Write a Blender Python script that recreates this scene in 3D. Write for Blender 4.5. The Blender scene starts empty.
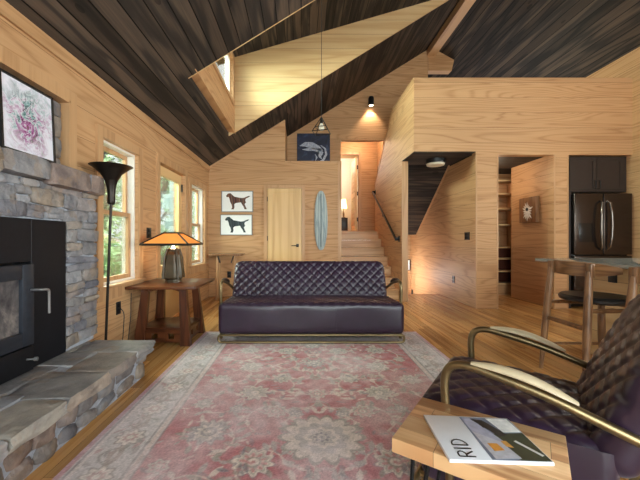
import bpy, bmesh, math, random
import numpy as np
from mathutils import Vector, Matrix, noise as mnoise
random.seed(7)
SC = bpy.context.scene
COL = SC.collection
PI = math.pi
F, CX, CY, CH = 330.0, 301.0, 240.0, 1.07   # focal length in px, vanishing point, eye height

# ------------------------------------------------------------------ nodes
class NT:
    def __init__(s, name):
        s.m = bpy.data.materials.new(name); s.m.use_nodes = True
        s.t = s.m.node_tree; s.n = s.t.nodes; s.n.clear()
        s.out = s.n.new('ShaderNodeOutputMaterial')
    def link(s, a, b): s.t.links.new(a, b)
    def put(s, sock, v):
        if hasattr(v, 'is_output'): s.link(v, sock)
        elif v is not None: sock.default_value = v
    def math(s, op, a, b=None, c=None, clamp=False):
        n = s.n.new('ShaderNodeMath'); n.operation = op; n.use_clamp = clamp
        s.put(n.inputs[0], a)
        if b is not None: s.put(n.inputs[1], b)
        if c is not None: s.put(n.inputs[2], c)
        return n.outputs[0]
    def coord(s, kind='Object'): return s.n.new('ShaderNodeTexCoord').outputs[kind]
    def sep(s, v):
        n = s.n.new('ShaderNodeSeparateXYZ'); s.link(v, n.inputs[0]); return n.outputs
    def comb(s, x, y, z):
        n = s.n.new('ShaderNodeCombineXYZ')
        for i, v in enumerate((x, y, z)): s.put(n.inputs[i], v)
        return n.outputs[0]
    def noise(s, vec, scale=1, detail=2, rough=.5, dist=0):
        n = s.n.new('ShaderNodeTexNoise'); s.put(n.inputs['Vector'], vec)
        n.inputs['Scale'].default_value = scale; n.inputs['Detail'].default_value = detail
        n.inputs['Roughness'].default_value = rough; n.inputs['Distortion'].default_value = dist
        return n.outputs['Fac'], n.outputs['Color']
    def white(s, w):
        n = s.n.new('ShaderNodeTexWhiteNoise'); n.noise_dimensions = '1D'; s.put(n.inputs['W'], w)
        return n.outputs['Value']
    def voro(s, vec, scale=1, feature='F1'):
        n = s.n.new('ShaderNodeTexVoronoi'); n.feature = feature; s.put(n.inputs['Vector'], vec)
        n.inputs['Scale'].default_value = scale
        return n.outputs
    def ramp(s, fac, stops):
        n = s.n.new('ShaderNodeValToRGB'); s.link(fac, n.inputs[0]); e = n.color_ramp.elements
        while len(e) < len(stops): e.new(.5)
        for k, (p, c) in enumerate(stops):
            e[k].position = p; e[k].color = (*c, 1) if len(c) == 3 else c
        return n.outputs[0]
    def mix(s, fac, a, b, mode='MIX'):
        n = s.n.new('ShaderNodeMix'); n.data_type = 'RGBA'; n.blend_type = mode
        s.put(n.inputs[0], fac)
        for k, v in ((6, a), (7, b)):
            if isinstance(v, tuple) and len(v) == 3: v = (*v, 1)
            s.put(n.inputs[k], v)
        return n.outputs[2]
    def bump(s, h, strength=.3, dist=.01):
        n = s.n.new('ShaderNodeBump'); s.link(h, n.inputs['Height'])
        n.inputs['Strength'].default_value = strength; n.inputs['Distance'].default_value = dist
        return n.outputs[0]
    def bsdf(s, color, rough=.5, metal=0, normal=None, spec=.5, coat=0, **kw):
        n = s.n.new('ShaderNodeBsdfPrincipled')
        if isinstance(color, tuple) and len(color) == 3: color = (*color, 1)
        s.put(n.inputs['Base Color'], color); s.put(n.inputs['Roughness'], rough)
        n.inputs['Metallic'].default_value = metal
        n.inputs['Specular IOR Level'].default_value = spec
        n.inputs['Coat Weight'].default_value = coat
        for k, v in kw.items(): s.put(n.inputs[k], v)
        if normal: s.link(normal, n.inputs['Normal'])
        s.link(n.outputs[0], s.out.inputs['Surface'])
        return n

def lin(r, g, b):
    f = lambda c: c / 12.92 if c <= .04045 else ((c + .055) / 1.055) ** 2.4
    return tuple(f(c / 255) for c in (r, g, b))

def plain(name, rgb, rough=.5, metal=0, var=.12, scale=30, spec=.5, bump=0, coat=0):
    t = NT(name); c = lin(*rgb)
    f, _ = t.noise(t.coord(), scale, 3)
    col = t.ramp(f, [(.3, tuple(x * (1 - var) for x in c)), (.7, tuple(min(1, x * (1 + var)) for x in c))])
    t.bsdf(col, rough, metal, t.bump(f, bump, .004) if bump else None, spec, coat)
    return t.m

def wood(name, light, mid, dark, along, across, board=0, groove=.004, groove_dark=.45, length=0, ring=26, freq=(.55, 5),
         tint=.16, rough=.5, fine=90, coat=0, vmul=1, spec=.4, knots=0, bump=.25, ringmix=.75):
    t = NT(name); xyz = t.sep(t.coord())
    def ax(k):
        r = None
        for ch in k:
            o = xyz['xyz'.index(ch)]; r = o if r is None else t.math('ADD', r, o)
        return r
    u, v = ax(along), ax(across)
    if vmul != 1: v = t.math('MULTIPLY', v, vmul)
    hm = None
    if board:
        q = t.math('DIVIDE', v, board); row = t.math('FLOOR', q); fr = t.math('SUBTRACT', q, row)
        rnd = t.white(t.math('ADD', row, .37))
        gl = t.math('LESS_THAN', fr, groove / board)
        if length:
            q2 = t.math('ADD', t.math('DIVIDE', u, length), t.math('MULTIPLY', rnd, 9.7))
            seg = t.math('FLOOR', q2); fr2 = t.math('SUBTRACT', q2, seg)
            gl = t.math('MAXIMUM', gl, t.math('LESS_THAN', fr2, .0012 / length))
            rnd = t.white(t.math('ADD', t.math('MULTIPLY', row, 17.31), t.math('MULTIPLY', seg, 5.77)))
    else:
        rnd, gl = t.white(1.3), None
    off = t.math('MULTIPLY', rnd, 23.7)
    uu = t.math('ADD', u, off)
    vec = t.comb(t.math('MULTIPLY', uu, freq[0]), t.math('MULTIPLY', v, freq[1]), off)
    n1, _ = t.noise(vec, 1, 1.5, .45, .3)
    r = t.math('SINE', t.math('MULTIPLY', n1, ring * 2.4))
    r = t.math('MULTIPLY_ADD', r, .5, .5)
    r = t.math('POWER', r, 3.2)
    fv = t.comb(t.math('MULTIPLY', uu, 2.2), t.math('MULTIPLY', v, fine), off)
    n2, _ = t.noise(fv, 1, 3, .6)
    bl, _ = t.noise(t.comb(t.math('MULTIPLY', uu, .8), t.math('MULTIPLY', v, 2.5), off), 1, 2)
    f = t.math('ADD', t.math('MULTIPLY', r, ringmix * .55), t.math('MULTIPLY', n2, .5))
    f = t.math('ADD', f, t.math('MULTIPLY_ADD', bl, .4, -.2), clamp=True)
    col = t.ramp(f, [(.12, lin(*light)), (.5, lin(*mid)), (.95, lin(*dark))])
    if knots:
        kv = t.voro(t.comb(t.math('MULTIPLY', uu, 1.6), t.math('MULTIPLY', v, 4.2), off), 1)
        kf = t.math('LESS_THAN', kv[0], knots)
        col = t.mix(t.math('MULTIPLY', kf, .55), col, tuple(c * .55 for c in lin(*dark)))
    g = t.math('MULTIPLY_ADD', rnd, tint * 2, 1 - tint)
    gc = t.comb(g, g, g)
    col = t.mix(1.0, col, gc, 'MULTIPLY')
    h = t.math('MULTIPLY', n2, .25)
    if gl is not None:
        col = t.mix(gl, col, tuple(c * groove_dark * .5 for c in lin(*dark)))
        h = t.math('SUBTRACT', h, gl)
    t.bsdf(col, rough, 0, t.bump(h, bump, .004), spec, coat)
    return t.m

M = {}
PL, PM, PD = (198, 156, 114), (182, 139, 98), (140, 95, 60)
M['pine'] = wood('pine_boards', PL, PM, PD, 'xy', 'z', .235, .003, .8, ring=44, freq=(.32, 3.6), tint=.05, rough=.55, ringmix=.62, spec=.3)
M['pine_trim_v'] = wood('pine_trim_upright', PL, PM, PD, 'z', 'xy', 0, ring=9, freq=(.5, 9), rough=.4, ringmix=.6)
M['pine_trim_h'] = wood('pine_trim_level', PL, PM, PD, 'xy', 'z', 0, ring=9, freq=(.5, 9), rough=.4, ringmix=.6)
M['pine_door'] = wood('pine_door_boards', (228, 192, 138), (214, 174, 118), (188, 144, 92), 'z', 'x', 0, ring=6, freq=(.4, 8), rough=.4, ringmix=.5)
M['pine_pale'] = wood('pale_pine', (206, 176, 132), (192, 156, 110), (160, 122, 80), 'xy', 'z', .235, .003, .6, ring=12, freq=(.4, 5), tint=.05, rough=.5, ringmix=.5)
DL, DM, DD = (80, 67, 57), (48, 42, 38), (26, 24, 24)
M['dark_y'] = wood('dark_stained_ceiling_planks', DL, DM, DD, 'y', 'x', .15, .010, .12, ring=6, freq=(.7, 7), tint=.45, rough=.68, vmul=1.17, knots=.1, fine=60, spec=.2)
M['dark_x'] = wood('dark_stained_soffit_planks', DL, DM, DD, 'x', 'yz', .14, .007, .25, ring=6, freq=(.7, 7), tint=.3, rough=.65, knots=.1, fine=60, spec=.2)
M['dark_z'] = wood('dark_stained_raking_planks', DL, DM, DD, 'x', 'z', .085, .007, .25, ring=6, freq=(.7, 10), tint=.3, rough=.65, knots=.1, fine=90, spec=.2)
M['floor'] = wood('oak_floor_planks', (200, 152, 96), (178, 126, 72), (138, 92, 48), 'y', 'x', .083, .0018, .5, length=1.1, ring=9, freq=(.6, 14), tint=.24, rough=.27, spec=.45, knots=.04, bump=.08)
M['tread'] = wood('stair_pine', (222, 182, 138), (206, 162, 116), (176, 130, 86), 'x', 'yz', 0, ring=8, freq=(.5, 8), rough=.4)
M['mission'] = wood('cherry_wood', (104, 60, 34), (80, 42, 24), (52, 27, 16), 'x', 'yz', 0, ring=8, freq=(1.2, 16), rough=.28, fine=160)
M['mission_v'] = wood('cherry_wood_upright', (94, 51, 29), (72, 37, 21), (46, 24, 14), 'z', 'xy', 0, ring=8, freq=(1.2, 16), rough=.32, fine=160)
M['teak'] = wood('walnut_stool_wood', (144, 104, 70), (116, 80, 52), (82, 54, 34), 'z', 'xy', 0, ring=8, freq=(2, 26), rough=.35, fine=200)
M['teak_h'] = wood('walnut_backrest_wood', (150, 108, 70), (122, 84, 52), (88, 58, 36), 'y', 'z', 0, ring=8, freq=(2, 26), rough=.33, fine=200)
M['block'] = wood('acacia_block_wood', (222, 182, 136), (196, 146, 102), (142, 92, 62), 'x', 'y', .085, .0005, .8, ring=9, freq=(2.2, 12), tint=.22, rough=.35, fine=120, length=.31)
M['block_edge'] = wood('acacia_edge', (206, 152, 96), (182, 126, 72), (140, 90, 46), 'xy', 'z', 0, ring=6, freq=(2.5, 26), rough=.4, fine=140)
M['counter'] = plain('grey_quartz_counter', (142, 146, 140), .14, 0, var=.06, scale=40, spec=.6)
M['black'] = plain('black_metal', (26, 26, 28), .42, .6)
M['blackp'] = plain('black_plastic', (22, 22, 24), .4)
M['iron'] = plain('dark_bronze', (44, 38, 34), .38, .7)
M['stove'] = plain('stove_steel', (24, 25, 31), .46, .35, spec=.4)
M['stove2'] = plain('stove_iron', (46, 50, 60), .5, .4)
M['steel'] = plain('brushed_steel', (180, 180, 182), .3, .95)
M['brass'] = plain('aged_brass_tube', (138, 120, 88), .36, .95, var=.15, scale=14)
M['cream'] = plain('cream_leather', (196, 178, 146), .45, var=.05)
M['darkpad'] = plain('dark_brown_leather_pad', (40, 30, 32), .4)
M['leather'] = plain('aubergine_leather', (43, 27, 46), .36, var=.2, scale=9, spec=.6, bump=.08)
M['seatblack'] = plain('black_seat_leather', (24, 22, 22), .35, spec=.5)
M['cabinet'] = plain('espresso_cabinet', (44, 36, 34), .4, var=.06)
M['fridge'] = plain('black_stainless', (74, 66, 62), .24, .9, var=.06, scale=3)
M['fridge_dark'] = plain('fridge_recess', (18, 18, 20), .25)
M['white'] = plain('white_paint', (236, 238, 238), .6, var=.02)
M['vinyl'] = plain('white_window_frame', (226, 222, 214), .5, var=.03)
M['mortar'] = plain('grey_mortar', (164, 168, 180), .9, var=.15, scale=60, bump=.6)
M['paper'] = plain('magazine_paper', (232, 234, 242), .35, var=.02)
M['cord'] = plain('black_cord', (20, 18, 18), .5)

def glass_mat(name, tint=(1, 1, 1), gl=.12):
    t = NT(name)
    tr = t.n.new('ShaderNodeBsdfTransparent'); tr.inputs[0].default_value = (*tint, 1)
    g = t.n.new('ShaderNodeBsdfGlossy'); g.inputs['Roughness'].default_value = .02
    f = t.n.new('ShaderNodeFresnel'); f.inputs[0].default_value = 1.45
    mx = t.n.new('ShaderNodeMixShader')
    nz, _ = t.noise(t.coord(), 2.0, 2)
    k = t.math('MULTIPLY', f.outputs[0], t.math('MULTIPLY_ADD', nz, .02, gl * 4))
    t.link(k, mx.inputs[0]); t.link(tr.outputs[0], mx.inputs[1]); t.link(g.outputs[0], mx.inputs[2])
    t.link(mx.outputs[0], t.out.inputs['Surface'])
    return t.m
M['glass'] = glass_mat('window_glass', (.95, .99, .97), .2)
M['bulbglass'] = glass_mat('bulb_glass', (.96, .95, .9), .25)

def stone_mat(name, cols, rough=.8, scale=9):
    t = NT(name)
    g = t.n.new('ShaderNodeNewGeometry')
    base = t.ramp(g.outputs['Random Per Island'], [(i / (len(cols) - 1), lin(*c)) for i, c in enumerate(cols)])
    n1, _ = t.noise(t.coord(), scale, 6, .65)
    n2, _ = t.noise(t.coord(), scale * 3.5, 4, .6)
    sh = t.ramp(n1, [(.30, (.36, .36, .40)), (.50, (.82, .81, .80)), (.72, (1.25, 1.2, 1.12))])
    col = t.mix(.85, base, sh, 'MULTIPLY')
    n3, _ = t.noise(t.coord(), scale * .6, 3)
    col = t.mix(t.math('MULTIPLY', t.math('GREATER_THAN', n3, .58), .25), col, lin(150, 122, 92))
    h = t.math('ADD', n1, t.math('MULTIPLY', n2, .6))
    t.bsdf(col, rough, 0, t.bump(h, .9, .02), .3)
    return t.m
M['stone'] = stone_mat('field_stone', [(126, 126, 136), (150, 146, 146), (112, 112, 122), (160, 146, 132), (138, 138, 146), (146, 122, 108), (164, 164, 170), (120, 118, 122), (152, 150, 154)])
M['flag'] = stone_mat('flagstone', [(170, 168, 174), (176, 168, 158), (136, 136, 142), (166, 146, 128), (184, 186, 196), (150, 146, 146)], .55, 5)

def shader_emit(name, col, strength, base=None):
    t = NT(name)
    n, _ = t.noise(t.coord(), 14, 2)
    c = t.ramp(n, [(.3, tuple(x * .9 for x in col)), (.7, col)])
    t.bsdf(base or c, .4, 0, None, .3, **{'Emission Color': c, 'Emission Strength': strength})
    return t.m
M['slag'] = shader_emit('amber_slag_glass', (1, .40, .09), .42, lin(168, 104, 40))
M['shade_lit'] = shader_emit('lit_lamp_shade', (1, .72, .3), 3.0)
M['diffuser'] = plain('lamp_diffuser', (226, 220, 200), .4, var=.02)
M['bulb_lit'] = shader_emit('lit_bulb', (1, .8, .55), 14)

# ------------------------------------------------------------------ mesh builder
class B:
    def __init__(s): s.bm = bmesh.new()
    def box(s, x0, x1, y0, y1, z0, z1, bev=0, mat=None, seg=2):
        b = bmesh.new(); bmesh.ops.create_cube(b, size=1)
        for v in b.verts:
            v.co = Vector(((x0 + x1) / 2 + v.co.x * (x1 - x0), (y0 + y1) / 2 + v.co.y * (y1 - y0), (z0 + z1) / 2 + v.co.z * (z1 - z0)))
        if bev: bmesh.ops.bevel(b, geom=b.edges[:], offset=bev, segments=seg, profile=.5, affect='EDGES')
        return s.add(b, mat)
    def add(s, b, mat=None):
        if mat is not None: bmesh.ops.transform(b, matrix=mat, verts=b.verts)
        me = bpy.data.meshes.new('tmp'); b.to_mesh(me); b.free(); s.bm.from_mesh(me); bpy.data.meshes.remove(me); return s
    def prism(s, pts, axis, a, c, bev=0, mat=None):
        b = bmesh.new()
        def mk(p, k):
            return {'x': (k, p[0], p[1]), 'y': (p[0], k, p[1]), 'z': (p[0], p[1], k)}[axis]
        v0 = [b.verts.new(mk(p, a)) for p in pts]; v1 = [b.verts.new(mk(p, c)) for p in pts]
        n = len(pts)
        b.faces.new(v0); b.faces.new(v1[::-1])
        for i in range(n): b.faces.new((v0[i], v1[i], v1[(i + 1) % n], v0[(i + 1) % n]))
        bmesh.ops.recalc_face_normals(b, faces=b.faces)
        if bev: bmesh.ops.bevel(b, geom=b.edges[:], offset=bev, segments=2, profile=.5, affect='EDGES')
        return s.add(b, mat)
    def tube(s, pts, r, seg=10, closed=False, cap=True):
        P = [Vector(p) for p in pts]; n = len(P); rings = []
        rr = r if isinstance(r, (list, tuple)) else [r] * n
        up = None
        for i in range(n):
            if closed: d = P[(i + 1) % n] - P[i - 1]
            else: d = P[min(i + 1, n - 1)] - P[max(i - 1, 0)]
            d.normalize()
            if up is None:
                up = Vector((0, 0, 1)) if abs(d.z) < .9 else Vector((1, 0, 0))
            a = d.cross(up).normalized(); up = a.cross(d).normalized()
            rings.append([s.bm.verts.new(P[i] + (a * math.cos(t) + up * math.sin(t)) * rr[i]) for t in [2 * PI * k / seg for k in range(seg)]])
        m = n if closed else n - 1
        for i in range(m):
            A, C = rings[i], rings[(i + 1) % n]
            for k in range(seg): s.bm.faces.new((A[k], A[(k + 1) % seg], C[(k + 1) % seg], C[k]))
        if cap and not closed:
            s.bm.faces.new(rings[0][::-1]); s.bm.faces.new(rings[-1])
        return s
    def lathe(s, prof, c=(0, 0, 0), seg=24, sx=1, sy=1, rot=0):
        c = Vector(c); rings = []
        for r, z in prof:
            if r < 1e-5: rings.append([s.bm.verts.new(c + Vector((0, 0, z)))])
            else: rings.append([s.bm.verts.new(c + Vector((r * sx * math.cos(rot + 2 * PI * k / seg), r * sy * math.sin(rot + 2 * PI * k / seg), z))) for k in range(seg)])
        for A, C in zip(rings, rings[1:]):
            for k in range(seg):
                a0, a1 = A[k % len(A)], A[(k + 1) % len(A)]; c0, c1 = C[k % len(C)], C[(k + 1) % len(C)]
                f = [a0] + ([a1] if a1 is not a0 else []) + [c1] + ([c0] if c0 is not c1 else [])
                if len(f) >= 3: s.bm.faces.new(f)
        return s
    def quad(s, *p):
        s.bm.faces.new([s.bm.verts.new(q) for q in p]); return s
    def build(s, name, mat, parent=None, smooth=35, recalc=True, loc=None):
        bm = s.bm
        if recalc: bmesh.ops.recalc_face_normals(bm, faces=bm.faces)
        if smooth:
            for f in bm.faces: f.smooth = True
            for e in bm.edges:
                if len(e.link_faces) == 2 and e.calc_face_angle(0) > math.radians(smooth): e.smooth = False
        me = bpy.data.meshes.new(name); bm.to_mesh(me); bm.free()
        me.materials.append(M[mat] if isinstance(mat, str) else mat)
        o = bpy.data.objects.new(name, me); COL.objects.link(o)
        if parent: o.parent = parent
        if loc: o.location = loc
        return o

def tag(o, label, cat, group=None, kind=None):
    if label: o['label'] = label
    if cat: o['category'] = cat
    if group: o['group'] = group
    if kind: o['kind'] = kind
    return o
def struct(o, label=None, cat=None):
    o['kind'] = 'structure'
    return tag(o, label, cat)
def thing(name, label, cat, loc=(0, 0, 0), rz=0, group=None):
    o = bpy.data.objects.new(name, None); COL.objects.link(o); o.empty_display_size = .05
    o.location = loc; o.rotation_euler = (0, 0, rz); return tag(o, label, cat, group)
def copy_tree(o, parent=None):
    c = o.copy(); COL.objects.link(c)
    if parent: c.parent = parent
    for ch in list(o.children): copy_tree(ch, c)
    return c
def bez(p0, p1, p2, n=8):
    p0, p1, p2 = Vector(p0), Vector(p1), Vector(p2)
    return [p0 * (1 - t) ** 2 + p1 * 2 * t * (1 - t) + p2 * t * t for t in [i / n for i in range(n + 1)]]
def round_path(pts, r, n=6, closed=False):
    P = [Vector(p) for p in pts]; out = []
    N = len(P)
    for i in range(N):
        if not closed and i in (0, N - 1): out.append(P[i]); continue
        a, b, c = P[i - 1], P[i], P[(i + 1) % N]
        ra = min(r, (a - b).length * .49); rc = min(r, (c - b).length * .49)
        out += bez(b + (a - b).normalized() * ra, b, b + (c - b).normalized() * rc, n)
    return out

def stone_bm(dst, c, size, rnd=.35, cuts=3, nz=.12, seed=0, rx=0):
    b = bmesh.new(); bmesh.ops.create_cube(b, size=2)
    bmesh.ops.subdivide_edges(b, edges=b.edges[:], cuts=cuts, use_grid_fill=True)
    h = Vector(size) / 2
    off = Vector((seed * 3.17, seed * 1.31, seed * 7.7))
    for v in b.verts:
        u = v.co.copy(); sp = u.normalized() * 1.25
        q = u.lerp(sp, rnd)
        q += mnoise.noise_vector(u * 1.1 + off) * nz + mnoise.noise_vector(u * 2.7 + off) * nz * .4
        py, pz = q.y * h.y, q.z * h.z
        v.co = Vector((c[0] + q.x * h.x, c[1] + py * math.cos(rx) - pz * math.sin(rx), c[2] + py * math.sin(rx) + pz * math.cos(rx)))
    me = bpy.data.meshes.new('t'); b.to_mesh(me); b.free(); dst.bm.from_mesh(me); bpy.data.meshes.remove(me)

# ------------------------------------------------------------------ room dimensions
XL, XR = -1.74, 5.17
YB, Y2, Y0 = 6.23, 7.25, -2.6
SL, RX = .62, 2.85
def fl(x): return 2.45 + SL * (x - XL)               # left ceiling height
ZR = fl(RX)
def fr(x): return ZR - .55 * (x - RX)                # right ceiling
def fd(x): return 4.406 + .29 * x                    # dormer ceiling
DY0, DY1, DX = 3.51, 5.45, -1.095

# ------------------------------------------------------------------ shell
b = B(); b.box(XL - .14, XR + .12, Y0 - .1, 6.54, -.12, 0); b.box(2.86, XR + .12, 6.54, 8.7, -.12, 0)
struct(b.build('floor', 'floor', smooth=0))
b = B(); b.box(XL, 1.763, 6.56, 8.7, -.12, -.02)
struct(b.build('floor_closet', 'floor', smooth=0))

# left wall with its openings (window 1, glazed door, window 3, fireplace niche)
b = B()
t = .16
def lw(y0, y1, z0, z1): b.box(XL - t, XL, y0, y1, z0, z1)
lw(Y0, .62, 0, 2.45); lw(.62, 2.465, 0, 1.5); lw(.62, 2.465, 2.11, 2.45); b.box(XL - t, XL - t + .003, .62, 2.465, 1.5, 2.11)
W1, DR, W3 = (2.875, 3.515), (4.04, 4.94), (5.2, 5.93)
WZ = (.66, 1.97)
lw(2.465, W1[0], 0, 2.45); lw(W1[0], W1[1], 0, WZ[0]); lw(W1[0], W1[1], WZ[1], 2.45)
lw(W1[1], DR[0], 0, 2.45); lw(DR[0], DR[1], 2.03, 2.45); lw(DR[1], W3[0], 0, 2.45)
lw(W3[0], W3[1], 0, WZ[0]); lw(W3[0], W3[1], WZ[1], 2.45); lw(W3[1], YB + .1, 0, 2.45)
struct(b.build('wall_left', 'pine', smooth=0))
b = B(); b.box(XL, XL + .02, Y0, YB, 2.37, 2.45 + .012)
struct(b.build('trim_1', 'pine_trim_h', smooth=0))

# back wall with the lower corner and the ledge nook
b = B()
b.prism([(XL - .16, 0), (.655, 0), (.655, 2.54), (-.30, 2.54), (-.30, fl(-.30)), (XL - .16, fl(XL - .16))], 'y', YB, YB + .1)
b.box(-.40, -.30, YB + .1, Y2, 2.5, fl(-.40))
b.box(-.30, .655, YB + .1, Y2, 2.44, 2.54)
struct(b.build('wall_back', 'pine', smooth=0))
b = B(); b.box(.655, .755, YB - .006, 7.6, 0, 2.54)
struct(b.build('wall_stair_left', 'pine', smooth=0))
b = B(); b.box(.70, .762, YB - .014, YB - .007, 0, 2.54); b.box(-.30, .762, YB - .012, YB + .12, 2.541, 2.56)
struct(b.build('trim_2', 'pine_trim_v', smooth=0))
b = B()   # sloping trim where the back wall meets the ceiling
b.prism([(XL, fl(XL) - .028), (-.31, fl(-.31) - .028), (-.31, fl(-.31) - .002), (XL, fl(XL) - .002)], 'y', YB - .016, YB - .001)
struct(b.build('trim_3', 'pine_trim_h', smooth=0))

# far wall above the stairs (lamp wall)
b = B()
b.prism([(-.40, 2.4), (.873, 2.4), (.873, 3.27), (1.95, 3.27), (1.95, 2.7), (2.787, 2.7), (2.787, fl(2.787) + .02), (-.40, fl(-.40) + .02)], 'y', Y2, Y2 + .1)
struct(b.build('wall_landing', 'pine', smooth=0))
b = B(); b.prism([(2.787, 4.78), (3.30, 4.78), (3.36, fr(3.36) + .02), (RX, ZR + .02), (2.787, fl(2.787) + .02)], 'y', Y2 - .02, Y2 + .14)
struct(b.build('trim_4', 'pine_trim_h', smooth=0))
b = B(); b.box(.873, 1.763, Y2 - .012, Y2 + .112, 3.255, 3.275)
struct(b.build('trim_5', 'pine_trim_h', smooth=0))

# stair partition with its raking top, also the left cheek of the loft
SX = 1.763
b = B()
b.prism([(5.15, 2.452), (5.15, 3.58), (6.32, 3.58), (7.86, 2.38), (7.86, -1.6), (6.545, -1.6), (6.545, .0), (5.76, 0.0), (5.76, 2.452)], 'x', SX, SX + .1)
struct(b.build('wall_stair_right', 'pine', smooth=0))
b = B(); b.box(SX - .006, SX + .1, 5.742, 5.759, 0, 2.438)
struct(b.build('trim_6', 'pine_trim_v', smooth=0))
b = B()   # cap along the raking top
b.prism([(5.14, 3.581), (6.325, 3.581), (7.87, 2.381), (7.87, 2.405), (6.33, 3.603), (5.14, 3.603)], 'x', SX - .008, SX + .108)
struct(b.build('trim_7', 'pine_trim_h', smooth=0))

# loft parapet and the wall under it
b = B(); b.box(SX + .1, 2.73, 5.15, 5.27, 2.452, 3.58); b.box(2.73, XR, 5.15, 5.27, 2.40, 3.58)
b.box(2.73, 3.075, 5.15, 5.27, 0, 2.40); b.box(3.948, 4.17, 5.15, 5.285, 0, 2.40)
struct(b.build('wall_loft', 'pine', smooth=0))
b = B(); b.box(SX + .11, XR, 5.148, 5.28, 3.581, 3.603)
struct(b.build('trim_8', 'pine_trim_h', smooth=0))
b = B()
for x in (2.725, 3.055, 3.945, 4.150): b.box(x, x + .022, 5.143, 5.149, 0, 2.40)
struct(b.build('trim_9', 'pine_trim_v', smooth=0))
b = B()  # loft deck: dark underside
b.box(SX + .1, 2.73, 5.271, 6.05, 2.452, 2.6); b.box(2.73, XR, 5.29, 7.2, 2.42, 2.6); b.box(SX + .002, 2.724, 5.152, 6.045, 2.440, 2.4515)
struct(b.build('ceiling_loft', 'dark_x', smooth=0))
b = B(); b.prism([(6.05, 2.452), (7.77, 1.2), (8.2, 1.2), (8.2, 1.35), (7.8, 1.35), (6.05, 2.6)], 'x', SX + .1, 2.73)
struct(b.build('ceiling_stair_soffit', 'dark_z', smooth=0))
b = B(); b.prism([(6.05, 2.425), (7.77, 1.172), (8.2, 1.172), (8.2, 1.198), (7.765, 1.198), (6.05, 2.45)], 'x', 2.705, 2.728)
struct(b.build('trim_10', 'pine_trim_h', smooth=0))
# stairwell right wall, far wall, lower flight
b = B(); b.box(2.73, 2.85, 5.271, 8.3, -1.6, 2.42)
struct(b.build('wall_stairwell', 'pine', smooth=0))
b = B(); b.box(SX, 2.73, 8.2, 8.3, -1.6, 1.2)
struct(b.build('wall_stairwell_far', 'pine', smooth=0))
b = B()
for k in range(6): b.box(SX + .1, 2.73, 6.545 + k * .26, 6.805 + k * .26, -1.6, -.18 - .18 * k)
b.box(SX + .1, 2.73, 8.105, 8.2, -1.6, -1.26)
struct(b.build('floor_lower_flight', 'tread', smooth=0))

# hall beside the stairwell
b = B(); b.box(3.948, 4.17, 5.286, 6.2, 0, 2.42); b.box(4.17, 4.6, 6.1, 6.2, 0, 2.42)
struct(b.build('wall_hall_right', 'pine', smooth=0))
b = B(); b.box(2.85, 5.17, 6.76, 6.86, 0, 2.42)
struct(b.build('wall_hall_far', 'pine', smooth=0))
b = B(); b.box(4.172, XR, 5.96, 6.02, 0, 2.42)
struct(b.build('wall_kitchen', 'pine', smooth=0))
# right wall
RW = (.2, 3.0, .9, 2.15)  # unseen window opening, added to throw light on the left side
b = B(); b.box(XR, XR + .12, Y0, RW[0], 0, fr(XR) + .02); b.box(XR, XR + .12, RW[1], 10.3, 0, fr(XR) + .02)
b.box(XR, XR + .12, RW[0], RW[1], 0, RW[2]); b.box(XR, XR + .12, RW[0], RW[1], RW[3], fr(XR) + .02)
struct(b.build('wall_right', 'pine', smooth=0))
b = B(); b.box(XR + .06, XR + .066, RW[0], RW[1], RW[2], RW[3])
w6 = b.build('window_6', 'glass', smooth=0); struct(w6)
b = B()
for k in range(3):
    y = RW[0] + (RW[1] - RW[0] - .06) * k / 2; b.box(XR + .02, XR + .1, y, y + .06, RW[2], RW[3])
b.build('window_frame', 'vinyl', w6)
# wall behind the camera: gable; wide glazed opening added to light the room
b = B()
FW = (-1.0, 4.3, .35, 2.95)
b.box(XL - .16, FW[0], Y0 - .14, Y0, 0, fl(XL)); b.box(FW[1], XR + .12, Y0 - .14, Y0, 0, fr(XR))
b.box(FW[0], FW[1], Y0 - .14, Y0, 0, FW[2])
b.prism([(XL, 2.45), (FW[0], 2.45), (FW[0], 2.95), (FW[1], 2.95), (FW[1], fr(XR)), (XR, fr(XR)), (RX, ZR)], 'y', Y0 - .14, Y0)
struct(b.build('wall_front', 'pine', smooth=0))
b = B(); b.box(FW[0], FW[1], Y0 - .08, Y0 - .07, FW[2], FW[3])
w4 = b.build('window_4', 'glass', smooth=0); struct(w4)
b = B()
for k in range(5):
    x = FW[0] + (FW[1] - FW[0] - .07) * k / 4; b.box(x, x + .07, Y0 - .12, Y0 - .03, FW[2], FW[3])
b.build('window_frame', 'vinyl', w4)
# loft end
b = B(); b.prism([(XL, 2.45), (XL, 0), (.5, 0), (.5, 2.4), (1.0, 3.45), (2.0, 3.45), (2.2, 2.6), (XR, 2.6), (XR, fr(XR)), (RX, ZR)], 'y', 10.3, 10.4)
struct(b.build('wall_loft_end', 'pine', smooth=0))

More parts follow.
